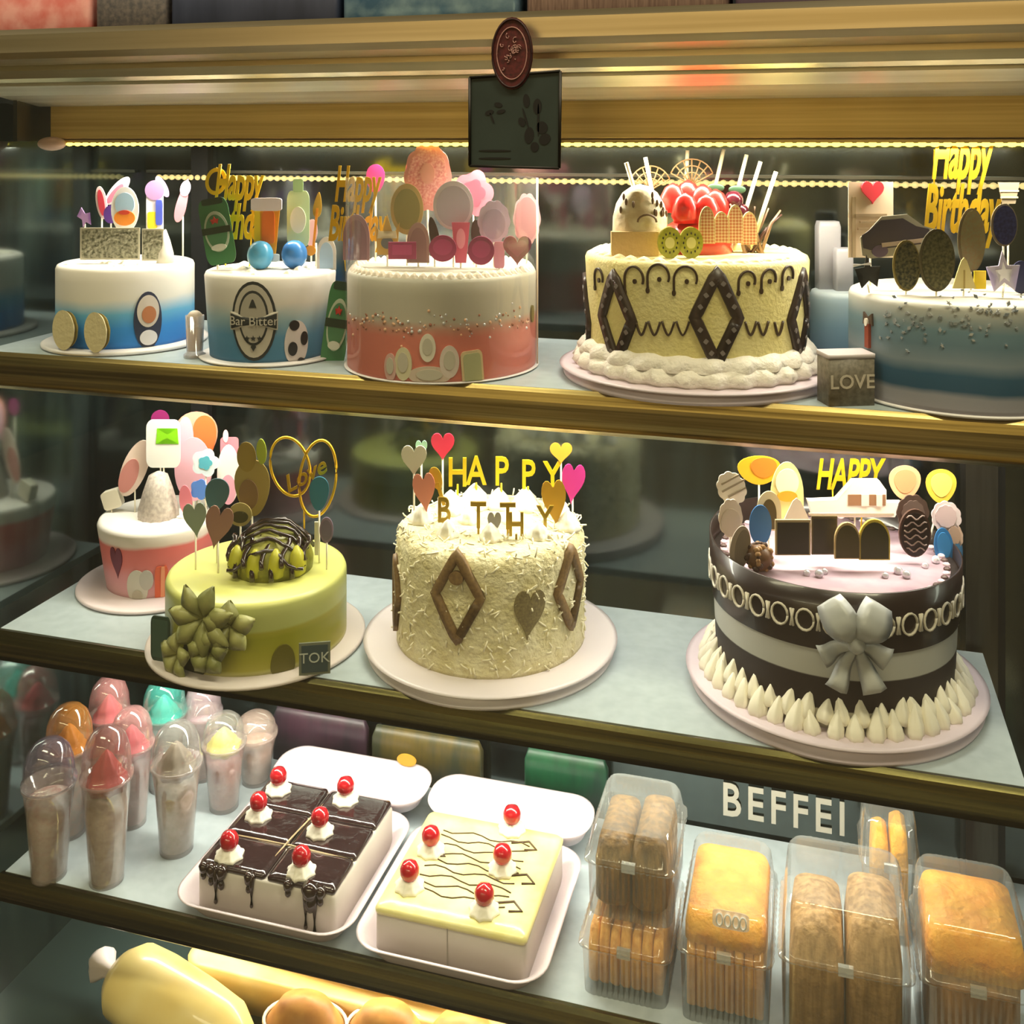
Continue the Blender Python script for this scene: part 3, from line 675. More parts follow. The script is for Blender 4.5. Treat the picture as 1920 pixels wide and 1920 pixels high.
for px in (1152, 1344, 1505, 1095):
    q = MB()
    a, z = side_z(YE, px, 598 if px < 1300 else 595)
    if px == 1344: a, z = side_z(YE, 1344, 597)
    ww = .046 if px != 1344 else .044; hh = .092
    P = [(a, z-hh/2), (a+ww/2/YE['r'], z), (a, z+hh/2), (a-ww/2/YE['r'], z)]
    wrap_rib(q, YE, P, .0135, .004, 0, True)
    for i in range(4):
        A, B = P[i], P[(i+1) % 4]
        for f in (.25, .5, .75):
            wrap_fill(q, YE, OUT['rr'](), A[0]+(B[0]-A[0])*f, A[1]+(B[1]-A[1])*f, .0045, .004, .0048, 1, .9 if i % 2 else -.9, 2)
    q.build('chocolate_diamond', [CHOCM, mat('film_hole', '7A706C', .5)], YE['root'])
PCH = mat('piped_chocolate', '3E2A14', .35)
def scroll(px, py, w_, flip):
    q = MB(); a, z = side_z(YE, px, py); R = YE['r']; s_ = 1.05/F
    pts = []
    for i in range(22):
        th = PI*1.0-i/21*PI*1.12; rr = w_*s_*(1-.25*i/21)
        pts.append((a+flip*(rr*math.cos(th))/R, z+rr*1.15*math.sin(th)))
    pts = [(pts[0][0]+flip*0.00, pts[0][1]-w_*s_*1.1)]+pts
    wrap_rib(q, YE, pts, .0024, .0020)
    wrap_fill(q, YE, OUT['oval'](), pts[0][0], pts[0][1], .004, .006, .002)
    wrap_fill(q, YE, OUT['oval'](), a, z-.002, .0042, .005, .002)
    q.build('chocolate_scroll', PCH, YE['root'])
for px, py in ((1123, 522), (1190, 524), (1238, 520), (1288, 524), (1402, 528), (1444, 524), (1478, 518)):
    scroll(px, py, 24 if px > 1130 and px < 1400 else 19, 1)
for px in (1200, 1226, 1252, 1280, 1408, 1434, 1462):
    a, z = side_z(YE, px, 622); s_ = 1.05/F; q = MB()
    wrap_rib(q, YE, [(a+(f*12*s_)/YE['r'], z+.014*abs(f)**1.6-.004) for f in [i/6-1 for i in range(13)]], .0022, .0020)
    q.build('chocolate_scroll', PCH, YE['root'])
# fruit and biscuits on the yellow cake
def on_top(c, px, k): 
    t = c['t']+k*c['r']; p = PX(px, 470, t); return Vector((p.x, p.y, c['zt']))
p = on_top(YE, 1200, -.15); t_ = thing('cream_dome', 'tall cream dome with chocolate flecks at left of yellow cake', T, p, TH)
m = MB(); m.lathe([(.028, 0), (.030, .02), (.0295, .04), (.026, .054), (.019, .066), (.009, .073), (.001, .075)], n=28); m.build('dome', mat('cream_dome_mat', 'F0E4C4', .5, noise=(90, 'D8C49C', (1, 1, 1)), bump=(80, .4)), t_)
m = MB(); m.box((-.034, -.032, 0), (.016, -.022, .026)); m.build('sponge_slab', mat('sponge', 'D9B77E', .7, bump=(200, .4)), t_)
m = MB()
for i in range(14):
    a = -PI/2+random.choice((-1, 1))*random.uniform(.35, 1.2); z = random.uniform(.040, .066); r = .0305*(1-((z-.03)/.05)**2*.45)
    m.ell((r*math.cos(a), r*math.sin(a), z), (.0016, .0012, .004), 0, 6, 4)
m.tube([(.004+.010*math.cos(b), -.031+.002*abs(math.cos(b)), .036+.008*math.sin(b)) for b in [PI*i/8 for i in range(9)]], .0012, 0, 6)
m.build('chocolate_flecks', mat('choc_flecks', '6A5038', .4), t_)
RED = mat('strawberry_red', 'D8281E', .3, coat=.3, noise=(120, 'C01A18', (1, 1, 1)))
for i, (x, y, k, lab) in enumerate(((1262, 378, .1, 'leftmost'), (1290, 372, .15, 'second from left'), (1318, 380, .1, 'third from left'), (1342, 390, 0, 'rightmost'), (1285, 398, -.15, 'low left'), (1325, 400, -.15, 'low right'))):
    t = YE['t']+k*YE['r']; p = PX(x, y, t); m = MB(); hgt = p.z-YE['zt']
    m.lathe([(.012, -.0), (.0155, .008), (.014, .018), (.009, .028), (.001, .033)], (0, 0, 0), 14); 
    m.v = [(v[0]*1.0, v[1]*.7, v[2]) for v in m.v]
    # a slice stands on a little cream foot
    r0 = tag(m.build('strawberry', RED, None, (p.x, p.y, max(YE['zt'], p.z-.012)), TH), lab.capitalize()+' red strawberry piece in the heap on the yellow cake', 'strawberry', 'strawberry pieces on the yellow cake')
m = MB(); p = on_top(YE, 1302, .02); m.lathe([(.042, 0), (.042, .014), (.034, .026), (.018, .036), (.001, .038)], n=28)
tag(m.build('fruit_mound', mat('red_jelly', 'B83020', .3, coat=.5), None, (p.x, p.y, YE['zt'])), 'low red jelly mound under the strawberry pieces', 'jelly')
for i, (x, lab) in enumerate(((1256, 'kiwi slice nearest the cream dome on yellow cake'), (1296, 'kiwi slice nearest the biscuits on yellow cake'))):
    t = YE['t']-.55*YE['r']; p = PX(x, 430, t); r0 = thing('kiwi_slice', lab, 'kiwi', (p.x, p.y, YE['zt']+.016), TH, 'kiwi slices on the yellow cake')
    m = MB(); m.prism([(.0125*2*a_, .0165*2*b_) for a_, b_ in OUT['oval']()], .006, 0, 0); m.build('kiwi_flesh', mat('kiwi_green', '9AA02C', .3, noise=(220, 'B8B43C', (1, 1, 1))), r0)
    m = MB(); m.prism([(.005*2*a_, .006*2*b_) for a_, b_ in OUT['oval']()], .001, -.0006, 0)
    for j in range(12):
        a = 2*PI*j/12; m.ell((.008*math.cos(a), -.0006, .010*math.sin(a)), (.0008, .0006, .0014), 1, 6, 4)
    m.build('kiwi_core', [hexm('D8D488'), hexm('2C2A14')], r0)
WAF = mat('wafer_check', 'E0C088', .6)
nt = WAF.node_tree; tc = nt.nodes.new('ShaderNodeTexCoord'); mp = nt.nodes.new('ShaderNodeMapping'); mp.inputs['Rotation'].default_value = (0, PI/4, 0)
ck = nt.nodes.new('ShaderNodeTexChecker'); ck.inputs['Scale'].default_value = 420; ck.inputs[1].default_value = srgb('E8C8A0'); ck.inputs[2].default_value = srgb('C87850')
nt.links.new(tc.outputs['Object'], mp.inputs[0]); nt.links.new(mp.outputs[0], ck.inputs['Vector']); nt.links.new(ck.outputs[0], nt.nodes['Principled BSDF'].inputs['Base Color'])
for i, (x, y, h_) in enumerate(((1326, 422, 70), (1353, 426, 58), (1379, 420, 72), (1405, 428, 62))):
    place_card(YE, ['checked wafer biscuit nearest the kiwi', 'second checked wafer biscuit from the kiwi', 'tallest checked wafer biscuit on the yellow cake', 'checked wafer biscuit nearest the chocolate branch'][i], 'biscuit', x, y, 30, h_, -.5+.05*i,
               [('arch', 0, 0, 1, 1, 'D8C890'), ('arch', 0, -.02, .9, .94, WAF)], stick=False, name='wafer_biscuit', group='wafer biscuits on the yellow cake', th=.004, part='wafer')
m = MB()
for fx, fz, r in ((-.03, .0, .024), (.018, .006, .026)):
    for k in range(7):
        a = PI*.12+PI*.76*k/6; m.tube([(fx, 0, fz-.004), (fx+r*math.cos(a), 0, fz+r*math.sin(a))], .0009, 0, 5)
    for rr in (.4, .7, 1): m.tube([(fx+r*rr*math.cos(a), 0, fz+r*rr*math.sin(a)) for a in [PI*.12+PI*.76*k/10 for k in range(11)]], .0009, 0, 5)
m.tube([(-.03, 0, -.045), (-.03, 0, 0)], .0012, 0, 6); m.tube([(.018, 0, -.048), (.018, 0, .006)], .0012, 0, 6)
p = PX(1268, 350, YE['t']+.45*YE['r']); tag(m.build('chocolate_lattice', mat('milk_choc', '8E6A42', .4), None, p, TH), 'caramel brown lattice fans behind the strawberries', T)
m = MB()
for k in range(16):
    a = random.uniform(-.9, .9); l = random.uniform(.03, .06)
    m.tube([(random.uniform(-.012, .012), random.uniform(-.01, .01), -.002), (l*math.sin(a)*.6, random.uniform(-.01, .01), l*.6), (l*math.sin(a), 0, l*math.cos(a))], [.0022, .0016, .001], k % 2, 6)
p = on_top(YE, 1412, -.1); tag(m.build('chocolate_branch', [mat('choc_branch', '4A2C20', .4), hexm('8A6A54')], None, p, TH), 'dark chocolate twig cluster at right of yellow cake', T)
m = MB()
for dx, dz, r in ((-.01, .05, .010), (.008, .056, .011), (.0, .04, .010), (.016, .044, .009)): m.ell((dx, 0, dz), r, 0)
m.tube([(0, 0, -.002), (0, 0, .04)], .0015, 0, 6)
for dx, dz in ((-.012, .07), (.012, .068), (0, .034)): m.ell((dx, 0, dz), (.010, .002, .005), 1)
p = on_top(YE, 1362, .1); tag(m.build('dark_cherries', [mat('dark_cherry', '4A1420', .2, coat=.4), hexm('2C4A30')], None, p, TH), 'dark cherries with green leaves behind the wafers', 'cherries')
for i, (x0, y0, x1, y1, k) in enumerate(((1174, 305, 1186, 345, .0), (1210, 295, 1216, 325, .3), (1289, 282, 1287, 330, .5), (1357, 280, 1352, 302, .5), (1400, 290, 1386, 345, .3), (1426, 303, 1411, 352, .1), (1455, 322, 1432, 392, -.1))):
    t = YE['t']+k*YE['r']; a = PX(x0, y0, t); d = PX(x1, y1, t)-a; e = a+d*((YE['zt']-.004-a.z)/d.z)
    lim = YE['r']*.9; v = Vector((e.x-YE['p'][0], e.y-YE['p'][1]))
    if v.length > lim: v *= lim/v.length; e.x = YE['p'][0]+v.x; e.y = YE['p'][1]+v.y
    m = MB(); m.tube([Vector((0, 0, 0)), e-a], .0023, 0, 8)
    tag(m.build('biscuit_stick', mat('white_choc_stick', 'E8D8B0', .5), None, a), ['white stick leaning at the left of the cream dome', 'short white stick behind the cream dome', 'white stick rising behind the strawberries', 'thin white stick above the dark cherries', 'leftmost of three slanted white sticks at right', 'middle of three slanted white sticks at right', 'rightmost and lowest slanted white stick on yellow cake'][i], 'stick', 'white sticks in the yellow cake')

# --- grey blue cake behind, with white towers
GB = cake('grey', 'round_cake', 'small dim blue grey cake half hidden between yellow and starry cakes', 1583, 1.235, Z1, .039, 1.278,
          mat_ramp('greyblue', [(0, '46647C'), (.5, '5A7688'), (.9, '7C8C94'), (1, '9AA2A4')]), br=.041, bh=.004)
for i, (x, y, w_, h_) in enumerate(((1537, 480, 52, 120), (1580, 505, 40, 76))):
    t = 1.235+(.3-.5*i)*.03; g = t/F; p = PX(x if i else 1552, 500, t); h = (546-(y-h_/2))*g
    m = MB(); m.loft([(w_*g*.8, .02, .002, 0), (w_*g*.8, .02, .002, h*.92), (w_*g*.7, .018, .002, h)], n=2)
    tag(m.build('white_tower', hexm('A8A4A8'), None, (p.x, p.y, GB['zt']), TH), ['taller grey white tower on the small dim cake', 'shorter grey white tower on the small dim cake'][i], T)

# --- starry cake on the right
ST_ = cake('star', 'round_cake', 'grey white and navy blue cake with silver flecks at the right edge', 1800, 1.072, Z1, .1085, 1.2995,
           mat_ramp('navy_ombre', [(0, '94909A'), (.14, '8E8E98'), (.2, '1E4A66'), (.34, '24506C'), (.46, '7A8894'), (.62, '5C7686'), (.75, '64808E'), (.95, 'A8A69E'), (1, 'C4BEB2')], wob=.05, wscale=12), br=.111, bh=.004)
q = MB()
for i in range(90):
    px = random.uniform(1650, 1915); py = random.gauss(610, 25)-max(0, (px-1750))*.12; a, z = side_z(ST_, px, py); s_ = random.uniform(.0015, .004)
    wrap_fill(q, ST_, OUT['star' if i % 2 else 'dia'](), a, z, s_, s_*1.6, .0012, random.randint(0, 1), random.uniform(0, 3), 1)
q.build('silver_flecks', [mat('silver_leaf', 'D8DCE4', .2, .6), mat('grey_leaf', '98A0A8', .3, .5)], ST_['root'])['kind'] = 'stuff'
wall_pic(ST_, 'ribbon_tag', 1628, 620, 30, 80, [('bow', 0, .3, 1, .34, '4A3830'), ('rect', -.12, -.12, .2, .6, '8C3A28'), ('rect', .14, -.12, .2, .6, '8C3A28'), ('oval', 0, .22, .3, .2, 'E8E0D8')], label='brown bow with red ribbon tails')
tc_ = 1.0; p = PX(1584, 712, .985); t_ = thing('love_box', 'small taupe gift box with pale scribbled lettering in front of starry cake', 'box', (p.x, p.y, Z1), TH+.12)
w_ = .047; m = MB(); m.loft([(w_, .03, .002, 0), (w_, .03, .002, .046)], n=2); m.build('box_body', mat('taupe_card', '7C7264', .6, noise=(200, '5E5648', (1, 1, 1))), t_)
m = MB(); m.loft([(w_*1.02, .031, .002, .046), (w_*1.02, .031, .002, .050)], n=2); m.build('box_lid', hexm('C8BCC0'), t_)
o = text_mesh('box_lettering', 'LOVE', .019, hexm('C4B8A8'), t_, .0003, 0, .0002); o.data.transform(Matrix.Translation((0, -.0155, .023)))
t_.location.y += .05; t_.location.x += .002
place_card(ST_, 'beige greeting card with a red heart behind the car pick', T, 1633, 412, 84, 142, .35, [('rect', 0, 0, 1, 1, 'C4AE94'), ('rect', -.38, -.1, .08, .8, 'A08A6A'), ('rect', 0, .06, .7, .04, '8A7458'), ('rect', 0, -.03, .5, .03, '8A7458'), ('rect', 0, -.12, .6, .03, '8A7458'), ('heart', .02, .36, .5, .3, 'C8303C')])
place_card(ST_, 'dark plum car shaped pick below the red heart', T, 1688, 440, 150, 76, .1, [('car', 0, 0, 1, 1, '8A8474'), ('car', -.05, .06, .86, .7, '2E2430'), ('oval', -.28, -.34, .2, .3, '4C3C54'), ('rect', .1, -.2, .7, .1, '9C8878')], .12)
words(ST_, 'large gold curly Happy Birthday lettering at top right', 'Happy\nBirthday', 1800, 345, 146, .3, GOLD, 126, .3, .0018)
place_card(ST_, 'clear gold edged panel behind the large gold lettering', T, 1752, 380, 54, 200, .42, [('rect', 0, 0, .04, 1, GOLD), ('rect', .5, .48, 1, .04, GOLD), ('rect', 1.4, .45, .06, .1, GOLD)])
for i, (x, y, w_, h_, k, c1, c2, lab) in enumerate(((1700, 498, 52, 96, -.3, '7A6A30', '1E241C', 'black disc with gold rim left of the larger bronze disc'), (1757, 488, 68, 118, -.4, '4E4628', '3A3A20', 'larger bronze speckled disc in the middle of starry cake'),
                                                 (1822, 450, 52, 120, .0, '5A4C2C', '6E5A34', 'tall bronze oval below the gold lettering'), (1883, 422, 50, 80, -.1, '6E6048', '1C1C40', 'navy disc with bronze rim at top right'))):
    place_card(ST_, lab, T, x, y, w_, h_, k, [('oval', 0, 0, 1, 1, c1), ('oval', .02, 0, .88, .92, mat('speck_'+c2, c2, .35, .3, noise=(350, '6A6440' if i != 3 else '30305C', (1, 1, 1))))])
place_card(ST_, 'black star pick with white tips at left of starry cake', T, 1628, 512, 50, 68, -.2, [('star', 0, 0, 1, 1, '14181C'), ('bow', -.2, .25, .7, .1, 'E8E4E4')], .1)
place_card(ST_, 'shiny white star pick near the right edge', T, 1882, 512, 66, 84, -.5, [('star', 0, 0, 1, 1, mat('white_star', 'DCD2EC', .25, .2)), ('star', 0, 0, .5, .5, 'F4F0F8')], .06)
place_card(ST_, 'cream ribbed shell pick between bronze disc and white star', T, 1808, 512, 44, 58, -.4, [('cone', 0, 0, 1, 1, 'D8C888'), ('rect', 0, -.2, .06, .6, 'B09A58')])
place_card(ST_, 'small bright yellow square pick beside the shell', T, 1838, 525, 22, 34, -.4, [('rect', 0, 0, 1, 1, 'E8C818')], stick=False)
place_card(ST_, 'pale ribbed chef hat pick at the right frame edge', T, 1892, 362, 40, 40, .2, [('trap', 0, 0, 1, 1, '8C7C64'), ('rect', 0, .1, .9, .08, 'B8A888'), ('rect', 0, -.2, .8, .08, 'B8A888')])
place_card(ST_, 'navy half disc pick at the lower right frame edge', T, 1916, 520, 44, 62, -.3, [('oval', 0, 0, 1, 1, '2A2C50')])

# ================================================================== MIDDLE SHELF
SP = cake('smallpink', 'round_cake', 'small pink cake with smooth white top at left of middle shelf', 297, 1.42, Z2, .0775, .950,
          mat_ramp('pinkcake', [(0, 'D8A8B0'), (.3, 'D89098'), (.5, 'D87470'), (.74, 'DC6E68'), (.8, 'E8D8CC'), (1, 'F2ECE4')], wob=.03), br=.104, bh=.006, rbot=.066, boardmat=mat('pink_board', 'DCCCD0', .4))
wall_pic(SP, 'plum_heart', 214, 1058, 30, 62, [('heart', 0, 0, 1, 1, '6A1834')], label='dark plum heart')
wall_pic(SP, 'white_paw', 258, 1108, 56, 78, [('oval', -.1, 0, .8, .9, 'C8C4B8'), ('oval', .25, .2, .5, .5, 'B8B4AC'), ('oval', -.1, -.2, .4, .3, 'B0A898')])
wall_pic(SP, 'orange_drip', 303, 1110, 26, 90, [('rr', 0, 0, 1, 1, 'D8603C'), ('rr', .1, 0, .3, 1, 'E89870')])
place_card(SP, 'pale pink feather oval leaning left on the small pink cake', T, 252, 878, 46, 112, .0, [('oval', 0, 0, 1, 1, 'F0D8CC'), ('oval', -.1, -.15, .7, .6, 'D08A84')], -.38)
place_card(SP, 'small white square marshmallow at left rim of small pink cake', 'sweet', 208, 938, 34, 34, .0, [('rr', 0, 0, 1, 1, 'E4DCC8')], .3, th=.012, name='marshmallow', stick=True, part='marshmallow_cube')
place_card(SP, 'white plain card with a lime green bow on small pink cake', T, 306, 832, 64, 90, -.1, [('rr', 0, 0, 1, 1, 'F4F2F0'), ('bow', .12, .16, .66, .36, '8CD81C')])
m = MB(); p = on_top(SP, 297, -.15); m.lathe([(.026, 0), (.025, .012), (.019, .034), (.012, .055), (.002, .060)], n=28, lobes=14, amp=.04)
tag(m.build('paper_skirt', mat('pale_glitter', 'C8BCB0', .5, noise=(200, 'A89C94', (1, 1, 1))), None, p), 'pale grey pleated cone under the lime green bow card', T)
place_card(SP, 'orange and pink balloon pick, tallest on the small pink cake', T, 368, 820, 78, 96, .3, [('ball', 0, 0, 1, 1, 'F0A890'), ('ball', .2, 0, .56, .86, 'E8743C'), ('oval', -.26, 0, .4, .8, 'F0B8C8')])
place_card(SP, 'dark magenta ball pick just under the top shelf', T, 300, 786, 34, 34, .3, [('oval', 0, 0, 1, 1, '882060')])
place_card(SP, 'wide pale pink oval pick behind the blue flowers', T, 362, 880, 70, 120, .15, [('oval', 0, 0, 1, 1, 'E8B4C4')])
place_card(SP, 'pale blue five petal flower pick on small pink cake', T, 385, 868, 54, 54, -.1, [('ruff', 0, 0, 1, 1, 'E4F0F8'), ('ruff', 0, 0, .5, .5, '58B0C8')])
place_card(SP, 'small royal blue flower pick below the pale one', T, 374, 918, 36, 40, -.3, [('ruff', 0, 0, 1, 1, '5888E0')])
place_card(SP, 'pink mitten shaped pick at right above small pink cake', T, 430, 832, 34, 48, .1, [('rr', 0, -.1, 1, .7, 'D88898'), ('oval', -.2, .3, .3, .5, 'F0C8D0')])
place_card(SP, 'tall cream and pink oval pick at right rim of small pink cake', T, 428, 890, 42, 112, .0, [('oval', 0, 0, 1, 1, 'F4E4E4'), ('oval', 0, -.25, .7, .5, 'E0A0B8')])
place_card(SP, 'rose pink petal pick below the pink oval on small pink cake', T, 348, 938, 24, 56, -.35, [('oval', 0, 0, 1, 1, 'D87888')], .1)

# --- green mousse cake
GR = cake('green', 'round_cake', 'pale green mousse cake with ribbon flowers, overhanging the shelf edge', 483, 1.26, Z2, .1055, .9415,
          mat_ramp('green_mousse', [(0, 'C8C488'), (.08, 'A09A34'), (.5, '8E8E20'), (.58, '9A9630'), (.62, 'A8AC64'), (.93, 'B0B46C'), (1, 'CCCC74')], wob=.02, rough=.35), br=.128, bh=.006, boardmat=mat('pinkish_board', 'DCD0CC', .35))
wall_pic(GR, 'leaf_oval', 365, 1233, 56, 86, [('oval', 0, 0, 1, 1, '37381C')])
wall_pic(GR, 'leaf_oval', 530, 1245, 46, 76, [('oval', 0, 0, 1, 1, '5E5812')])
q = MB()
RIB = mat('olive_gauze_ribbon', 'A2A062', .4, noise=(30, '80824A', (1, 1, 1)))
for (px, py, n_, L_) in ((388, 1155, 7, .042), (345, 1222, 5, .026), (436, 1168, 5, .030), (400, 1215, 5, .026)):
    a, z = side_z(GR, px, py); R = GR['r']+.004; ctr = Vector((R*math.cos(a), R*math.sin(a), z)); nx = Vector((math.cos(a), math.sin(a), 0)); tx = Vector((-math.sin(a), math.cos(a), 0))
    for k in range(n_):
        th = 2*PI*k/n_+.3; d = tx*math.cos(th)+Vector((0, 0, 1))*math.sin(th); sd = nx.cross(d)
        rs = []
        for j in range(9):
            f = j/8; wv = .011*math.sin(PI*f)+.001; up = .008*math.sin(PI*f)+.006*f
            c0 = ctr+d*L_*f+nx*up; rs.append([tuple(c0+sd*wv), tuple(c0+nx*.003), tuple(c0-sd*wv), tuple(c0+nx*.0015)])
        q.rings(rs, 0, True, True, True)
q.build('ribbon_flowers', RIB, GR['root'])
for i, (x, y, w_, h_, lab) in enumerate(((590, 1236, 58, 60, 'small dark name plate with scribbled writing at right foot of green cake'), (300, 1208, 42, 86, 'tall dark green bottle card at the left foot of green cake'))):
    a, z = side_z(GR, x if i == 0 else 325, y); 
    c_ = GR; R = GR['r']+.012; t = 1.26-.1; p = PX(x, y, t if i == 0 else 1.19); g = t/F
    r0 = thing('name_plate' if i == 0 else 'bottle_card', lab, 'plaque', (p.x, p.y, Z2+.006), TH+(.15 if i == 0 else -.3))
    W, H = w_*g, h_*g
    m = MB(); m.prism([(px_*W, H/2+pz*H) for px_, pz in OUT['rr' if i else 'rect']()], .002, 0, 0); m.build('plate', hexm('6E7260' if i == 0 else '2C4034'), r0)
    m = MB(); m.prism([(px_*W*.84, H/2+pz*H*.84) for px_, pz in OUT['rect']()], .0004, -.0004, 0); m.build('plate_inset', hexm('3C4A4C' if i == 0 else '3A5246'), r0)
    if i == 0:
        o = text_mesh('plate_writing', 'TOK', .016, hexm('B8BCB0'), r0, .0002); o.data.transform(Matrix.Translation((0, -.0008, H*.52)))
# drizzled mound
p = on_top(GR, 512, .0); t_ = thing('drizzled_mound', 'olive mousse mound with dark chocolate strands on the green cake', T, p, TH)
m = MB(); m.lathe([(.047, 0), (.048, .012), (.042, .030), (.028, .042), (.001, .048)], n=32); m.build('mousse_mound', mat('mound_mousse', '8E8A34', .4, noise=(60, '6A6A1C', (1, 1, 1)), bump=(60, .5)), t_)
m = MB()
for k in range(9):
    y = -.04+.01*k; zb = lambda x, y: .012+.042*max(0, 1-(x*x+y*y)/.0024)**.6
    m.tube([(x, y+.004*math.sin(x*200+k), zb(x, y)+.001) for x in [-.044+.0088*j for j in range(11)]], .0022, 0, 6)
for k in range(9):
    x = -.044+.011*k; m.tube([(x+.003*math.sin(j), -math.sqrt(max(0, .0026-x*x))*(.2+.8*j/6)-.004, .042-.038*(j/6)**1.6*(.6+.4*(k % 2))) for j in range(7)], .003, 0, 6)
m.build('chocolate_strands', CHOC, t_)
m = MB()
for dx, h_ in ((-.036, .0), (-.012, .002), (.012, .0), (.034, .0)):
    m.lathe([(.004, 0), (.0105, .006), (.0115, .016), (.008, .028), (.002, .036)], (dx, -.043+abs(dx)*.45, 0), 16)
m.build('pistachio_nuts', mat('pistachio', 'A8A428', .4), t_)
place_card(GR, 'brown and gold egg shaped pick with a small ear', T, 472, 898, 72, 140, .3, [('ball', .0, -.12, .9, .76, 'A8904C'), ('oval', -.1, .3, .5, .4, '9C8238'), ('oval', .3, .36, .26, .34, 'A8B438'), ('oval', -.1, -.2, .5, .4, '8A6A44')], .06)
place_card(GR, 'teal oval balloon pick left of the brown egg', T, 406, 928, 44, 62, .1, [('ball', 0, 0, 1, 1, '4A7480')], -.2)
place_card(GR, 'sage grey heart pick at the left rim of green cake', T, 366, 976, 44, 66, -.1, [('heart', 0, 0, 1, 1, '7C8878')], .1)
place_card(GR, 'brown heart pick with pale specks next to the sage one', T, 408, 990, 52, 82, -.2, [('heart', 0, 0, 1, 1, '8A6458')], -.2)
place_card(GR, 'pale gold round pick behind the brown heart', T, 450, 965, 44, 44, .1, [('oval', 0, 0, 1, 1, 'B4A468'), ('oval', 0, -.1, .7, .5, '4C4824')])
place_card(GR, 'blue oval balloon pick over the gold double heart', T, 598, 926, 36, 64, .1, [('ball', 0, 0, 1, 1, '2E7890')], -.05)
place_card(GR, 'faint lilac oval pick at the right rim of green cake', T, 612, 994, 26, 48, -.1, [('oval', 0, 0, 1, 1, '8C7890'), ('oval', 0, 0, .8, .8, '746880')])
# double heart hoop
t = GR['t']+.35*GR['r']; g = t/F; p = PX(570, 893, t); r0 = thing('double_heart_topper', 'gold outline of two joined ovals with curly writing on green cake', T, p, TH)
m = MB()
for (cx, cz, rx, rz, ro) in ((-26, 18, 36, 56, .25), (26, -4, 34, 72, -.12)):
    m.tube([((cx+rx*math.cos(a)*math.cos(ro)-rz*math.sin(a)*math.sin(ro))*g, 0, (cz+rx*math.cos(a)*math.sin(ro)+rz*math.sin(a)*math.cos(ro))*g) for a in [2*PI*i/36 for i in range(36)]], .0018, 0, 6, True)
m.build('heart_outline', GOLD, r0)
o = text_mesh('lettering', 'Love', 44*g, GOLD, r0, .0006, .4, .0005, Matrix.Rotation(-.5, 4, 'Y'))
q = MB(); q.tube([(0, .001, -58*g), (0, .001, GR['zt']-p.z-.008)], .0012, 0, 6); q.build('stick', GOLD, r0)
place_card(GR, 'thin white candle stick at right on the green cake', 'candle', 593, 1010, 7, 62, -.1, [('rect', 0, 0, 1, 1, 'E4E0C4')], stick=False, name='thin_candle', th=.0025, part='candle_stick')

# --- white coconut cake
GRAT = mat('grated_white_chocolate', 'E2DAB4', .6, noise=(40, 'D2C694', (1, 1, 1)), bump=(170, 1.0))
WC = cake('white', 'round_cake', 'creamy white grated chocolate cake with brown diamonds on middle shelf', 920, 1.24, Z2, .1105, 1.003, GRAT, br=.149, bh=.016, rimmed=True, soft=.014, boardmat=mat('rose_board', 'DCD2D6', .35))
q = MB()
for i in range(900):
    a = random.uniform(0, 2*PI); z = random.uniform(.02, WC['h']); rr = .1105
    if random.random() < .3: rr = random.uniform(.05, .108); z = WC['h']+.001
    elif z > WC['h']-.012: rr -= .004
    d = Vector((random.gauss(0, 1), random.gauss(0, 1), random.gauss(0, 1))).normalized()*random.uniform(.003, .007)
    c0 = Vector((rr*math.cos(a), rr*math.sin(a), z)); q.tube([c0-d, c0+Vector((math.cos(a), math.sin(a), 0))*.001, c0+d], .0010, 0, 4)
q.build('chocolate_shavings', mat('shavings', 'EAE2C4', .6), WC['root'])['kind'] = 'stuff'
for (px, py, ww, hh) in ((858, 1118, .052, .094), (1068, 1100, .046, .088), (745, 1110, .03, .08)):
    q = MB(); a, z = side_z(WC, px, py); P = [(a, z-hh/2), (a+ww/2/.11, z), (a, z+hh/2), (a-ww/2/.11, z)]
    wrap_rib(q, WC, P, .011, .005, 0, True)
    if px == 858: wrap_fill(q, WC, OUT['oval'](), a, z+.021, .016, .014, .0055, 0)
    q.build('chocolate_diamond', mat('cocoa_diamond', '6E5436', .5, noise=(300, '84683F', (1, 1, 1))), WC['root'])
wall_pic(WC, 'chocolate_heart', 991, 1152, 64, 92, [('heart', 0, 0, 1, 1, mat('cocoa_heart', '6A5C3E', .5, noise=(400, '84764C', (1, 1, 1))))], rot=-.1)
for (px, k, s_) in ((845, .3, 1.1), (890, .45, 1.2), (935, .45, 1), (985, .4, 1.1), (1045, .2, 1), (790, 0, .9), (960, .0, .8), (880, .0, .8), (920, -.5, .8), (1010, -.45, .8), (840, -.4, .8), (1065, -.2, .9)):
    q = MB(); p = on_top(WC, px, k); rosette(q, (p.x-WC['p'][0], p.y-WC['p'][1], WC['h']-.002), .016*s_, .026*s_, 0, 7, .6)
    q.build('cream_rosette', CREAM, WC['root'])
CANDLE = mat('yellow_gold_candle', 'DCC01C', .35, .35)
CANDB = mat('bronze_gold_candle', 'A88A28', .35, .5)
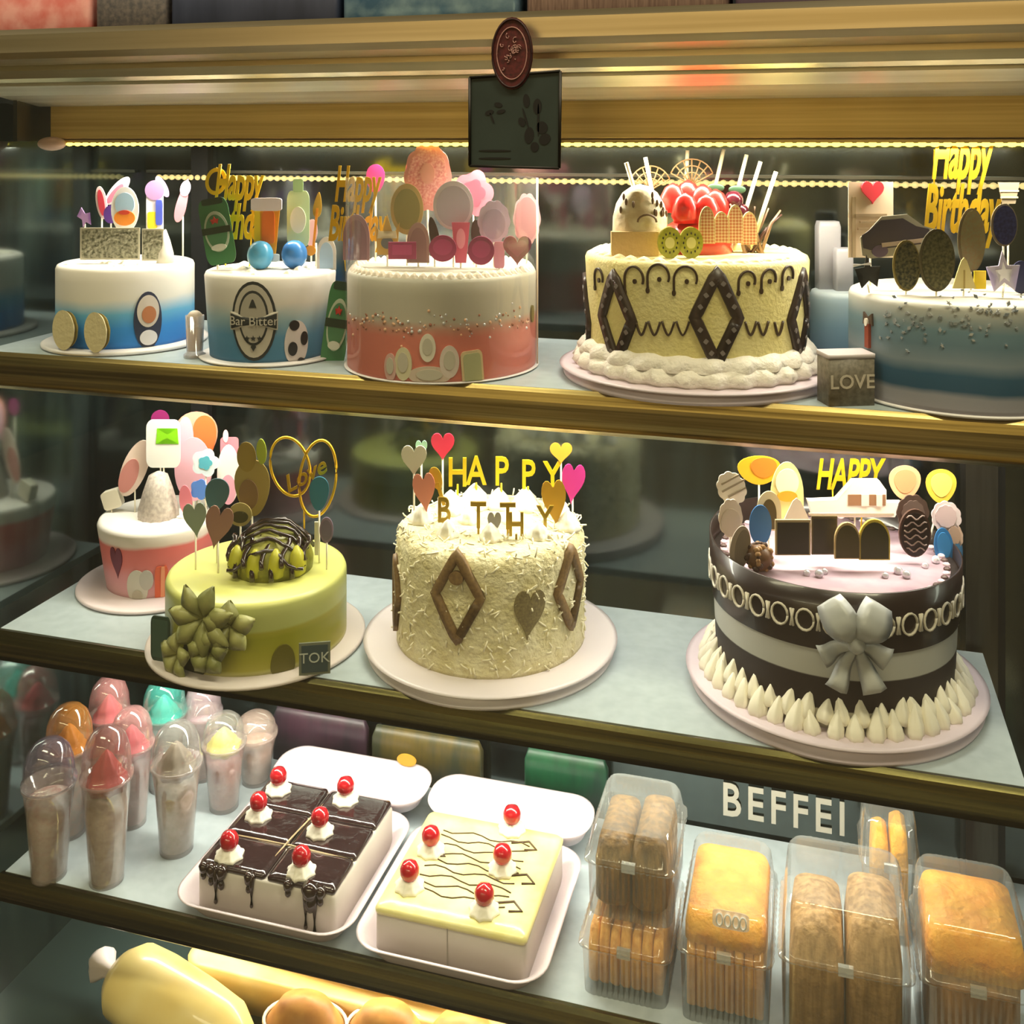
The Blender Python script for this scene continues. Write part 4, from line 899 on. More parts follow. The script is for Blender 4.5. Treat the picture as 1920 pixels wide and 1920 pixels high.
for i, (ch, x, y, k, mt, sz, lab) in enumerate((('H', 858, 888, .35, CANDLE, 66, 'yellow gold letter H candle, back row, on the white cake'), ('A', 893, 885, .4, CANDLE, 66, 'yellow gold letter A candle, back row, on the white cake'),
        ('P', 940, 886, .42, CANDLE, 66, 'first yellow gold letter P candle, right after the A'), ('P', 990, 892, .38, CANDLE, 66, 'second yellow gold letter P candle, left of the Y'), ('Y', 1036, 895, .3, CANDLE, 66, 'yellow gold letter Y candle, back row, on the white cake'),
        ('B', 832, 958, -.25, CANDB, 58, 'bronze letter B candle at front left of the white cake'), ('T', 897, 968, -.35, CANDB, 60, 'bronze letter T candle in the front row'),
        ('T', 952, 970, -.4, CANDB, 60, 'second bronze letter T candle beside the H'), ('H', 968, 985, -.5, CANDB, 54, 'bronze letter H candle in the front row'), ('Y', 1022, 975, -.35, CANDB, 60, 'bronze letter Y candle in the front row'))):
    t = WC['t']+k*WC['r']; g = t/F; p = PX(x, y, t); r0 = thing('letter_candle', lab, 'candle', p, TH)
    o = text_mesh('candle_letter', ch, sz*g*1.15, mt, r0, .0016, 0, .0006, Matrix.Diagonal((.72, 1, 1, 1)))
    q = MB(); zb = min(WC['zt']-p.z-.01, -sz*g*.45); q.tube([(0, 0, -sz*g*.3), (0, 0, zb)], .0013, 0, 6); q.build('stick', mt, r0)
place_card(WC, 'tall yellow curl pick at far left of the HAPPY row', T, 822, 912, 22, 74, .0, [('ball', 0, .2, 1, .6, 'C8A020'), ('rect', 0, -.2, .3, .6, 'C8A020')], .3)
for (x, y, w_, h_, k, col, ro, lab) in ((776, 864, 48, 58, .0, 'E0DAC8', 0, 'pearl white heart pick at left of the white cake'), (790, 842, 22, 32, .1, 'A8D8BC', 0, 'small mint heart pick above the pearl heart'),
        (830, 838, 44, 52, .3, 'E83858', 0, 'bright red pink heart pick under the top shelf'), (796, 925, 42, 76, -.05, 'DC8C78', .1, 'salmon heart pick below the pearl heart'),
        (1052, 850, 42, 40, .3, 'F0A838', 0, 'orange heart pick at right under the top shelf'), (1074, 908, 44, 76, .0, 'E03C9C', -.1, 'magenta pineapple heart pick at right rim'),
        (927, 982, 26, 44, -.5, 'A8A49C', 0, 'little grey heart pick in the front row'), (1040, 945, 46, 90, -.2, 'C89820', .1, 'amber gold heart pick at right of the front row')):
    place_card(WC, lab, T, x, y, w_, h_, k, [('heart', 0, 0, 1, 1, col)], ro)

# --- black and white cake
BK = cake('black', 'round_cake', 'big black and white cake with lace band and white bow', 1560, 1.15, Z2, .1290, .999,
          mat_ramp('black_bands', [(0, 'CFC8B8'), (.14, 'CFC8B8'), (.15, '2A1C1A'), (.40, '2A1E1C'), (.41, 'B2B2AC'), (.62, 'BCBCB8'), (.63, '2B1B19'), (1, '231815')], wob=.004, wscale=10), br=.158, bh=.018, rbot=.124, rimmed=True, soft=.002, boardmat=_m['lilac_board'])
q = MB(); q.lathe([(.120, BK['h']), (.12, BK['h']+.0015), (.001, BK['h']+.002)], n=64); q.build('icing_top', mat('pink_icing', 'D8BCC8', .5, noise=(30, 'C8A4B4', (1, 1, 1))), BK['root'])
q = MB(); n = 72; rs = []
for (r, z) in ((.1290, .096), (.1312, .12), (.132, BK['h']+.014), (.1300, BK['h']+.014), (.1288, .12)):
    rs.append([(r*math.cos(2*PI*i/n), r*math.sin(2*PI*i/n), z+(.010*max(0, math.cos(2*PI*i/n-2.6))**2 if z > .13 else 0)) for i in range(n)])
q.rings(rs, 0, False, False, True); q.build('chocolate_collar', mat('collar_choc', '2A1D1A', .3, coat=.3), BK['root'])
q = MB()
LC = dict(BK); LC['r'] = .1315; LC['rb'] = .1315
aC = math.atan2(-BK['p'][1], -BK['p'][0])
NL = 21
for i in range(NL):
    a = aC-PI*.62+PI*1.24*i/(NL-1); z = .124; wA = .0085/.131
    wrap_rib(q, LC, [(a+wA*math.cos(b)*(1 if i % 1 == 0 else .5), z+.0105*math.sin(b)) for b in [2*PI*j/14 for j in range(14)]], .0022, .0016, 0, True)
    a2 = a+PI*1.24/(NL-1)/2
    wrap_rib(q, LC, [(a2-.011, z+.0085), (a2+.011, z-.0085)], .0022, .0016)
    wrap_rib(q, LC, [(a2-.011, z-.0085), (a2+.011, z+.0085)], .0022, .0016)
q.build('lace_pattern', mat('white_royal_icing', 'D4CCBC', .5), BK['root'])
q = MB()
for i in range(44):
    a = 2*PI*i/44
    for (rr, zz, s_) in ((.138, .015, .9), (.130, .026, .8)):
        c0 = (rr*math.cos(a+(.07 if rr < .135 else 0)), rr*math.sin(a+(.07 if rr < .135 else 0)), zz)
        out = Vector((math.cos(a), math.sin(a), 0)); tl = Vector((-out.y, out.x, 0))*random.uniform(-.25, .25)
        up = (Vector((0, 0, 1))-out*.28+tl).normalized(); rt = up.to_track_quat('Z', 'Y').to_matrix().to_4x4()
        hh = random.uniform(.026, .036)*s_; rd = random.uniform(.008, .0105)*s_
        q.lathe([(rd*.8, 0), (rd, hh*.2), (rd*.9, hh*.45), (rd*.5, hh*.75), (rd*.12, hh)], (0, 0, 0), 18, 0, True, True, 5, .16, .7, Matrix.Translation(c0) @ rt)
q.build('cream_petals', CREAM, BK['root'])
q = MB()
for i in range(60):
    a = 2*PI*i/60; q.ell((.1165*math.cos(a), .1165*math.sin(a), BK['h']+.0025), (.004, .004, .0022), i % 2, 8, 5)
q.build('top_piping', [mat('piping_pink', 'E4D0D4', .5), hexm('5A4440')], BK['root'])
# bow
BOW = mat('white_satin_ribbon', 'BDBEBC', .35, noise=(25, 'A4A6A6', (1, 1, 1)))
a, z = side_z(BK, 1600, 1195); R = .134; ctr = Vector((R*math.cos(a), R*math.sin(a), z)); nx = Vector((math.cos(a), math.sin(a), 0)); tx = Vector((-math.sin(a), math.cos(a), 0)); uz = Vector((0, 0, 1))
q = MB()
for (th, L_, wd) in ((2.15, .046, .017), (1.05, .044, .018), (3.6, .036, .012), (-.45, .034, .012), (-1.2, .05, .012), (-1.95, .05, .011)):
    d = tx*math.cos(th)+uz*math.sin(th); sd = nx.cross(d); rs = []; loop = th > .5 and th < 3
    for j in range(11):
        f = j/10; wv = wd*(.18+.82*math.sin(PI*min(1, f*.75)))if loop else wd*(.25+.75*f)
        up = (.016*math.sin(PI*f)+.004) if loop else .004+.003*math.sin(f*9)
        c0 = ctr+d*L_*f+nx*up
        rs.append([tuple(c0+sd*wv), tuple(c0+sd*wv*.4+nx*.004), tuple(c0-sd*wv*.4+nx*.002), tuple(c0-sd*wv), tuple(c0-nx*.0015)])
    q.rings(rs, 0, True, True, True)
q.ell(ctr+nx*.008, (.009, .009, .010), 0)
q.build('ribbon_bow', BOW, BK['root'])
place_card(BK, 'upper white pleated rosette pick at left of the black cake', T, 1372, 916, 54, 66, .1, [('scal', 0, 0, 1, 1, 'E8DCC8'), ('rect', .1, .05, .9, .05, '9C8C74'), ('rect', .1, .25, .7, .05, '9C8C74'), ('rect', .1, -.15, .7, .05, '9C8C74')], .5)
place_card(BK, 'lower white oval rosette pick at left of the black cake', T, 1370, 972, 46, 74, .0, [('scal', 0, 0, 1, 1, 'DACCB8'), ('oval', 0, -.1, .8, .7, 'C8BCA8')])
place_card(BK, 'beige curved leaf pick at front left rim of the black cake', T, 1388, 1028, 38, 84, -.35, [('oval', 0, 0, 1, 1, 'B8A898'), ('oval', .1, 0, .7, .86, '96887C')], -.15)
place_card(BK, 'royal blue oval pick beside the nut truffle', T, 1426, 985, 42, 76, -.1, [('oval', 0, 0, 1, 1, '2F6CA8')])
place_card(BK, 'yellow gold ring arch pick above the left blue oval', T, 1442, 958, 46, 74, .05, [('arch', 0, 0, 1, 1, 'E8D8A8'), ('arch', 0, -.08, .6, .76, '5A4818')])
place_card(BK, 'orange and gold balloon pick partly hidden by the trim', T, 1424, 882, 80, 54, .35, [('ball', 0, 0, 1, 1, 'F0B020'), ('ball', .1, .1, .6, .7, 'F08028')])
place_card(BK, 'glowing white and yellow crown dome pick on the black cake', T, 1476, 930, 62, 128, .2, [('arch', 0, 0, 1, 1, 'F4E8A0'), ('oval', 0, .2, .7, .4, 'FFF8E0'), ('oval', 0, .0, .6, .16, 'F0B030')])
place_card(BK, 'pale cream wedge pick right of the crown dome', T, 1494, 962, 60, 56, .05, [('cone', 0, 0, 1, 1, 'E8DCC4')])
words(BK, 'yellow gold capital birthday lettering under the trim above boat', 'HAPPY', 1590, 892, 130, .45, GOLDY, 80, .25, .001)
bt = place_card(BK, 'white motor yacht shaped pick with brown cabin windows', T, 1604, 936, 176, 68, .2, [('boat', 0, 0, 1, 1, 'F2EAE0'), ('rect', .12, -.02, .4, .3, '9A7050'), ('rect', .1, -.02, .08, .32, 'E8DCD0'), ('rect', .25, -.02, .06, .32, 'E8DCD0'), ('rect', -.05, -.4, .9, .06, 'B8A890')], th=.01)
for (x, y, w_, h_, k, sh, c1, c2, lab) in ((1487, 1008, 66, 66, -.35, 'rect', 'C0AC80', '35301C', 'left square dark chocolate tile with gold edge'), (1546, 1004, 48, 72, -.3, 'rect', '6A5A3C', '3A3526', 'right square dark chocolate tile on black cake'),
        (1589, 1014, 48, 68, -.4, 'arch', 'C8B078', '4A4214', 'left arched olive chocolate plaque with cream edge'), (1640, 1012, 58, 76, -.4, 'arch', 'D8C048', '3C3A14', 'right arched olive plaque with bright yellow edge'),
        (1716, 1000, 60, 90, -.25, 'oval', '4E342C', '2A1A18', 'dark chocolate oval with pale squiggles on black cake')):
    r0 = place_card(BK, lab, T, x, y, w_, h_, k, [(sh, 0, 0, 1, 1, c1), (sh, 0, -.02, .9, .9, c2)], stick=False, name='chocolate_plaque', th=.003)
    if sh == 'oval':
        q = MB(); g = 1.12/F
        for j in range(6): q.tube([((i_-5)*4.2*g, -.0012, (j-2.5)*12*g+4*g*math.sin(i_*1.1+j)) for i_ in range(11) if abs(i_-5)*4.2 < 27*math.sqrt(max(0, 1-((j-2.5)*12/43)**2))], .0008, 0, 5)
        q.build('icing_squiggle', hexm('A08A80'), r0)
place_card(BK, 'dark chocolate fan behind the chocolate oval', T, 1712, 962, 62, 70, -.05, [('scal', 0, 0, 1, 1, '5C463E'), ('scal', 0, 0, .7, .7, '7A645C')])
for (x, y, w_, h_, k, sh, c1, c2, ro, lab) in ((1697, 905, 58, 64, .3, 'ball', 'F0B888', 'E8A070', 0, 'peach balloon pick above the chocolate oval'), (1765, 912, 56, 64, .25, 'ball', 'ECC848', 'F0D870', 0, 'yellow balloon pick at right under the trim'),
        (1775, 970, 56, 62, .0, 'scal', 'F0DCDC', 'E0C4C4', .4, 'white pleated rosette pick at right of the black cake'), (1790, 1005, 32, 50, .0, 'scal', 'D8B8A4', 'C0A08C', .2, 'small tan rosette pick below the right white rosette'),
        (1770, 1026, 36, 72, -.05, 'oval', '2F78B4', '3C88C4', .1, 'bright blue oval pick at right rim of the black cake'), (1792, 1040, 26, 60, .0, 'oval', '3C6E98', '4A7CA8', -.1, 'dull blue oval pick at far right of black cake')):
    place_card(BK, lab, T, x, y, w_, h_, k, [(sh, 0, 0, 1, 1, c1), (sh, 0, .04, .7, .7, c2)], ro)
p = on_top(BK, 1424, -.35); m = MB(); m.ell((0, 0, .013), (.014, .014, .014), 0)
for i in range(40):
    a = random.uniform(0, 2*PI); b = random.uniform(-.8, 1.4); m.ell((.0135*math.cos(a)*math.cos(b), .0135*math.sin(a)*math.cos(b), .013+.0135*math.sin(b)), random.uniform(.002, .004), 1+i % 2, 6, 4)
tag(m.build('nut_truffle', [hexm('6A4828'), hexm('A07848'), hexm('4A3020')], None, (p.x, p.y, BK['zt']+.002)), 'round brown nut truffle at left on the black cake', 'truffle')
PRL = [(1513, -.45), (1536, -.48), (1660, -.5), (1684, -.42), (1735, -.3), (1755, -.2), (1546, -.42), (1700, -.5)]
for i, (x, k) in enumerate(PRL):
    p = on_top(BK, x, k); m = MB(); r = .0045 if i % 2 else .0035; m.ell((0, 0, r), r, 0, 12, 8)
    tag(m.build('sugar_pearl', PEARL, None, (p.x, p.y, BK['zt']+.0005)), ["tiny white pearl, leftmost pair on the black cake's pink top, left one", 'tiny white pearl a little right of the leftmost one', 'tiny white pearl left of centre beneath the right arched plaque', 'tiny white pearl right of the arched plaques', 'tiny white pearl nearest the right rim but one', 'tiny white pearl nearest the right rim of the black cake', 'tiny white pearl below the left arched plaque', 'tiny white pearl in front of the chocolate oval'][i], 'sugar pearl', 'sugar pearls on the black cake')

# ================================================================== LOWER SHELF
CUPW = mat_clear('cup_plastic', gloss=.16, haze=.24, hazecol='F0DCD4')
def cup(x, y, label, H, lidcol, cols, r=.029, dome=True, content='crumb', t=None, blob=None):
    t = t or (ZC-Z3)*F/(y-HZ); p = PX(x, y, t)
    r0 = thing('dessert_cup', label, 'dessert cup', (p.x, p.y, Z3), 0, 'dessert cups on the lower shelf')
    hb = H*.66; rb = r*.68
    m = MB(); m.lathe([(rb, 0), (rb, .003), (r*.86, hb*.7), (r, hb), (r*1.06, hb+.001), (r*1.06, hb+.004), (r*.98, hb+.004), (r*.84, hb*.7), (rb-.001, .004), (.001, .003)], n=28, cap1=False)
    m.build('cup_wall', CUPW, r0)
    m = MB(); k = .9; m.lathe([(rb*k, .005), (r*.80, hb*.62), (r*.86, hb*.86), (r*.4, hb*.93), (.001, hb*.95)], n=24)
    m.build('dessert_filling', mat('filling_'+cols[0]+cols[1], cols[0], .6, noise=(110, cols[1], (1, 1, 1)), bump=(120, .6)), r0)
    m = MB(); L = H-hb
    m.lathe([(r*1.07, hb+.003), (r*1.07, hb+.007), (r*.98, hb+.008), (r*.98, hb+L*.3), (r*.93, hb+L*.55), (r*.78, hb+L*.78), (r*.52, hb+L*.93), (r*.1, H)], n=28, cap0=False)
    m.build('dome_lid', mat_clear('lid_'+lidcol, gloss=.16, haze=.34 if lidcol != 'E8E4E0' else .16, hazecol=lidcol), r0)
    if blob:
        m = MB(); rosette(m, (0, 0, hb*.9), r*.78, L*.75, 0, 7, .5); m.build('whipped_topping', hexm(blob, .5), r0)
    return r0
cup(92, 1640, 'cup with purple grey lid, nearest the left end of the shelf', .165, '6C6480', ('E8D8CC', 'CC9C90'), .030)
cup(200, 1650, 'tall front cup with a red berry layer under clear dome', .185, 'C08A88', ('D8C0A4', 'A88C6C'), .029, blob='B83C3C')
cup(331, 1592, 'single clear cup of cookie cream nearest the chocolate cake box', .160, 'E8E4E0', ('E0D0B8', 'B8A484'), .030, blob='8C8072')
cup(420, 1512, 'low cup with yellow and white cream peak and pink base', .125, 'E8E4E0', ('C87878', 'D89C90'), .028, blob='E8E078')
cup(480, 1455, 'pale peach cup at the back beside the foam lid', .095, 'E0C8BC', ('DCB8A4', 'E4C8B8'), .028, t=1.465)
cup(130, 1540, 'back cup with amber orange filling under a clear dome', .165, 'D89040', ('8A7430', 'C07C24'), .029, t=1.355, blob='C87C28')
cup(205, 1500, 'back cup topped with a coral pink swirl', .160, 'E0A0A0', ('C88C88', 'D8A8A0'), .027, t=1.435, blob='E05868')
cup(247, 1530, 'rose topped cup standing behind the red berry cup', .150, 'E0A8A8', ('D09090', 'B87878'), .027, t=1.375, blob='D85868')
cup(308, 1490, 'turquoise topped cup standing at the back row', .150, '58C8BC', ('A8D8CC', '88C0B8'), .029, t=1.45, blob='58C8B8')
cup(380, 1480, 'pinkish empty looking cup behind the cookie cream cup', .130, 'E0C8D4', ('D0B0B4', 'E0C8CC'), .026, t=1.475)

def foam_box(name, label, x0, x1, y0, y1, lidl=.078):
    cx, cy = (x0+x1)/2, (y0+y1)/2; W, D = x1-x0, y1-y0
    r0 = thing(name, label, 'cake box', (cx, cy, Z3), 0, 'open foam boxes on the lower shelf')
    m = MB(); m.loft([(W-.05, D-.05, .02, .0), (W-.04, D-.04, .025, .002), (W-.014, D-.014, .032, .020), (W-.004, D-.004, .035, .024), (W, D, .036, .026), (W-.006, D-.006, .034, .026), (W-.020, D-.020, .03, .021), (W-.044, D-.044, .024, .0035), (.02, .02, .005, .003)], n=8)
    m.build('foam_tray', FOAM, r0)
    m = MB(); Mt = Matrix.Translation((0, D/2+.002, .026)) @ Matrix.Rotation(.10, 4, 'X')
    d = lidl; m.loft([(W-.02, d-.01, .026, -.008), (W-.012, d-.006, .03, .0), (W, d, .034, .008), (W-.006, d-.006, .032, .008), (W-.022, d-.02, .026, -.001), (W-.034, d-.028, .024, -.004), (.02, .02, .008, -.004)], (0, d/2, 0), n=8, M=Mt)
    m.build('foam_lid', FOAM, r0)
    return r0
def cherry(r0, x, y, z, cs=1):
    m = MB(); rosette(m, (x, y, z-.001), .0165*cs, .017*cs, 0, 8, .35); sw = m.build('cream_swirl', CREAM, r0)
    m = MB(); m.lathe([(.001, 0), (.0075, .002), (.0108, .008), (.0108, .014), (.0078, .0195), (.001, .0225)], (x, y, z+.008), 18); m.build('cherry', mat('glace_cherry', 'B01420', .2, coat=.6), sw)
def square_cake(name, label, x0, x1, y0, y1, h, top, sidem):
    cx, cy = (x0+x1)/2, (y0+y1)/2; W, D = x1-x0, y1-y0
    r0 = thing(name, label, 'cake', (cx, cy, Z3+.0035), 0)
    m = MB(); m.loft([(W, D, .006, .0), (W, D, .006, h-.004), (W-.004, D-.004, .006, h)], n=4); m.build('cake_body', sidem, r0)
    return r0, W, D
foam_box('foam_cake_box', 'open white foam box under the chocolate square cake', -.712, -.490, 1.040, 1.262)
foam_box('foam_cake_box', 'open white foam box under the cream square cake', -.486, -.268, 1.036, 1.258)
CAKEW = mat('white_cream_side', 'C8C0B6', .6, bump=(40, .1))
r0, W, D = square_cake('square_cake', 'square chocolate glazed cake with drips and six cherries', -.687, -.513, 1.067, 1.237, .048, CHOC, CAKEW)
m = MB(); gx, gy = W/2, D/3
for i in range(2):
    for j in range(3):
        x = -W/2+gx*(i+.5); y = -D/2+gy*(j+.5)
        m.loft([(gx-.003, gy-.003, .004, .0475), (gx-.002, gy-.002, .005, .050), (gx-.004, gy-.004, .005, .053), (gx-.016, gy-.016, .004, .054+.001*((i+j) % 2))], (x, y, 0), n=4)
m.build('chocolate_glaze', mat('choc_top', '2E1E1E', .16, coat=.7, bump=(40, .5)), r0)
m = MB()
for (x, L, r) in ((-.062, .034, .0026), (-.055, .014, .0045), (-.068, .012, .004), (-.016, .030, .0022), (-.020, .012, .0035), (.052, .040, .0026), (.063, .044, .0026), (.058, .014, .007), (.070, .008, .004), (-.078, .007, .004), (.03, .006, .004)):
    m.tube([(x, -D/2+.004, .051), (x, -D/2-.0006, .049), (x, -D/2-.0014, .048-L*.4), (x, -D/2-.0014, .048-L)], [r*1.6, r*1.7, r*1.1, r*.8], 0, 8)
    m.ell((x, -D/2-.0014, .048-L), (r*.95, r*.8, r*1.3), 0, 8, 6)
m.build('chocolate_drips', CHOC, r0)
m = MB(); zt = .0555
m.tube([(-.006, -D/2+.03, zt-.003), (-.003, -.02, zt-.002), (.002, .02, zt-.002), (.008, D/2-.004, zt-.003)], .0011, 0, 6)
m.tube([(-W/2+.004, -D/6, zt-.004), (0, -D/6+.002, zt-.004), (W/2-.004, -D/6-.002, zt-.004)], .0011, 0, 6)
m.build('cut_line', hexm('B8A07A'), r0)
for (px, py) in ((430, 1608), (565, 1638), (485, 1533), (600, 1563), (522, 1484), (648, 1503)):
    p = onZ(px, py, Z3+.056); cherry(r0, p.x-r0.location.x, p.y-r0.location.y, .0535)
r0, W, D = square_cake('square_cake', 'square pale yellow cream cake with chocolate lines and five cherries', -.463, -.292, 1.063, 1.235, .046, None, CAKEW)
m = MB(); m.loft([(W+.0015, D+.0015, .006, .043), (W+.002, D+.002, .006, .047), (W-.004, D-.004, .007, .051), (W-.03, D-.03, .006, .052)], n=4)
m.build('vanilla_glaze', mat('vanilla_top', 'E6DC8C', .3, coat=.3, noise=(30, 'F0E8A8', (1, 1, 1)), bump=(60, .3)), r0)
m = MB()
for k in range(9):
    y = -D/2+.035+.013*k; m.tube([(-W/2+.03+.012*j, y+.004*math.sin(j*1.4+k*2), .0524) for j in range(10)], .0008, 0, 5)
for (x, y) in ((.06, -.05), (.062, -.005), (.05, .05), (-.05, .01)):
    m.tube([(x-.02, y+.002, .0525), (x, y+.010, .0525), (x+.012, y-.002, .0525), (x-.002, y-.006, .0525)], .0013, 0, 6)
m.build('chocolate_lines', mat('choc_line', '4A3418', .4), r0)
m = MB(); m.box((-.002, -D/2-.0008, .0), (-.0008, -D/2+.001, .044)); m.build('slice_mark', hexm('9C948A'), r0)
for (px, py) in ((768, 1660), (908, 1705), (808, 1593), (942, 1628), (960, 1553)):
    p = onZ(px, py, Z3+.0575); cherry(r0, p.x-r0.location.x, p.y-r0.location.y, .0515)
p = onZ(738, 1470, Z3+.04)
tag((lambda q: (q.prism([(.014*2*a, .008*2*b) for a, b in OUT['oval']()], .002, 0, 0), q.build('price_sticker', mat('amber_sticker', 'C8962C', .5), None, (-.535, 1.335, Z3+.048), 0))[1])(MB()), 'round amber sticker on the lid behind the chocolate square cake', 'sticker')

# clamshell packs
GOLDEN = mat('golden_pastry', 'F0B458', .55, noise=(18, 'D08A30', (9, 9, 1)), bump=(80, .8))
DARKP = mat('brown_pastry', '8E6A34', .55, noise=(18, '5E441E', (8, 8, 1)), bump=(80, .8))
TANP = mat('tan_pastry', 'C8A06A', .6, noise=(18, '94703E', (8, 8, 1)), bump=(80, .8))
FLOSS = mat('orange_floss', 'F09A20', .6, noise=(40, 'F8B840', (1, 1, 1)), bump=(90, 1))
def clamshell(label, cx, cy, z, W, D, H, pm, nroll=4, lid=.35, rz=0, flossm=None, tap=.80, group='clear pastry packs on the lower shelf', upright=True):
    r0 = thing('pastry_pack', label, 'pastry pack', (cx, cy, z), rz, group)
    hb = H*(1-lid)
    m = MB(); m.loft([(W*tap, D*tap, .008, .0), (W*.97, D*.97, .010, hb-.003), (W+.004, D+.004, .010, hb-.001), (W+.004, D+.004, .010, hb+.001)], n=4, cap1=False, rib=(25, .0011)); m.build('tray', CLEAR, r0)
    m = MB(); m.loft([(W+.003, D+.003, .010, hb+.0012), (W*.97, D*.97, .010, hb+.004), (W*.90, D*.90, .012, H-.006), (W*.84, D*.84, .012, H)], n=4, cap0=False, rib=(25, .0011)); m.build('lid', CLEAR, r0)
    m = MB(); m.box((-.007, -D*.48-.004, hb-.004), (.007, -D*.48+.001, hb+.005)); m.build('clasp', mat_clear('clasp_plastic', gloss=.5, haze=.4), r0)
    w1 = (W*tap-.008)/nroll
    for i in range(nroll):
        x = -(W*tap-.008)/2+w1*(i+.5); q = MB(); L = D*tap-.010; zc = .004+w1*.5
        hh = H*(.82+.08*(i % 2))
        q.loft([(w1*.7, L*.85, w1*.2, .004), (w1*.96, L, w1*.3, .012), (w1*.98, L*1.02, w1*.35, hh*.7), (w1*.85, L*.9, w1*.3, hh*.93), (w1*.3, L*.5, w1*.1, hh)], (x, 0, 0), n=5)
        q.build('pastry', pm, r0)
    if flossm:
        q = MB(); q.loft([(W*.88, D*.86, .01, H*.68), (W*.88, D*.86, .012, H*.80), (W*.82, D*.78, .014, H*.91), (W*.5, D*.5, .01, H*.955)], n=5); q.build('floss_topping', flossm, r0)
    return r0
pa = PX(1195, 1700, 1.15)
clamshell('lower clear pack of golden rolls beside the cream cake box', -.190, 1.135, Z3, .094, .125, .080, GOLDEN, 7, tap=.92)
clamshell('upper clear pack of brown rolls, topmost of the left stack', -.186, 1.138, Z3+.0805, .092, .120, .088, DARKP, 2, tap=.93)
clamshell('clear pack with bright orange floss and golden rolls, second stack', -.088, 1.140, Z3, .092, .145, .112, GOLDEN, 8, flossm=FLOSS, tap=.92)
clamshell('wide clear pack of tan biscuits in the middle of the right group', .028, 1.110, Z3, .122, .120, .152, TANP, 2, tap=.94)
clamshell('tall clear pack of orange striped buns at right of the group', .146, 1.120, Z3, .100, .120, .150, mat('bun_tan', 'B8864E', .6, noise=(15, '86603A', (5, 5, 1)), bump=(60, .6)), 1, flossm=FLOSS, tap=.94)
clamshell('small back pack of golden rolls half hidden behind the tan biscuits', .080, 1.27, Z3, .060, .08, .135, mat('gold_floss', 'DCA028', .6, bump=(90, 1)), 2)
clamshell('pale green wrapped pack at the right frame edge', .245, 1.13, Z3, .070, .12, .135, mat('pale_green_wrap', '96A078', .5), 1)
t_ = thing('receipt_sticker', 'small white sticker with scribbles on the orange floss pack', 'sticker', onY(1370, 1728, 1.0615), TH*0)
m = MB()
for dx in (-.011, -.003, .005, .012): m.tube([(dx+.003*math.cos(b), 0, .006*math.sin(b)) for b in [2*PI*i/12 for i in range(12)]], .0009, 0, 5, True)
t_b = m.build('sticker_marks', mat('white_sticker', 'F4F2EE', .4), t_)
m = MB(); m.prism([(.018*2*a, .009*2*b) for a, b in o_rr(.2)], .0006, .0012, 0); m.build('sticker_film', mat_clear('sticker_film', gloss=.2, haze=.3), t_)
for (x0, x1, h, c1, c2, lab) in ((515, 690, .075, '4A3040', '2E2630', 'dark plum block for a reflection behind the chocolate cake box lid'), (700, 905, .070, '6A5A2C', '3C4030', 'olive brown block for a reflection behind the gap between the boxes'), (985, 1140, .075, '1E5A3C', '16382C', 'deep green block for a reflection behind the first pastry stack')):  # thin blocks added for the coloured reflections in the back glass
    a, b = onY(x0, 0, 1.368), onY(x1, 0, 1.368)
    m = MB(); m.loft([(b.x-a.x, .014, .003, 0), (b.x-a.x, .016, .004, h*.8), (b.x-a.x-.01, .006, .002, h)], n=3)
    tag(m.build('reflection_block', mat('reflection_tint_'+c1, c1, .35, noise=(18, c2, (2, 1, .5))), None, ((a.x+b.x)/2, 1.368, Z3)), lab, 'reflection')
# reflection of a sign, put in as pale letters on the back glass
t_ = thing('reflected_lettering', 'pale BEFFEI capital letters for a sign reflected in the dark back glass', 'sign', onY(1468, 1520, YB-.003), 0)
o = text_mesh('reflected_letters', 'BEFFEI', .046, mat('reflected_letter_white', 'B8B4A8', .5), t_, .0005, 0, .0006, Matrix.Diagonal((1.0, 1, 1.3, 1)), 1.25)

# ================================================================== BOTTOM DECK
BAGY = mat('custard_bag', 'E8CC7C', .35, coat=.3, noise=(12, 'F0DC98', (1, 1, 1)))
def piping_bag(x, y, z, L, r, rz, label, mt=BAGY, tip=True):
    r0 = thing('custard_bag', label, 'piping bag', (x, y, z), rz, 'custard bags on the bottom deck')
    m = MB(); rs = []
    pr = [(.0, r*.25), (.04, r*.7), (.12, r*.96), (.3, r), (.6, r*.95), (.85, r*.85), (1, r*.5)]
    for (f, rr) in pr: rs.append([(L*f, rr*math.cos(a)*1.0, r+rr*math.sin(a)*.85) for a in [2*PI*i/24 for i in range(24)]])
    m.rings(rs, 0, True, True, True); m.build('bag_body', mt, r0)
    if tip:
        m = MB(); rs = []
        for (f, rr) in ((0.01, .25), (-.05, .16), (-.10, .22), (-.16, .42), (-.2, .3)): rs.append([(L*f, r*rr*math.cos(a)*(1+.2*math.cos(3*a)), r*.95+r*rr*math.sin(a)) for a in [2*PI*i/16 for i in range(16)]])
        m.rings(rs, 0, True, True, True); m.build('twisted_tip', mat('tip_plastic', 'DCD0D0', .4), r0)
    return r0
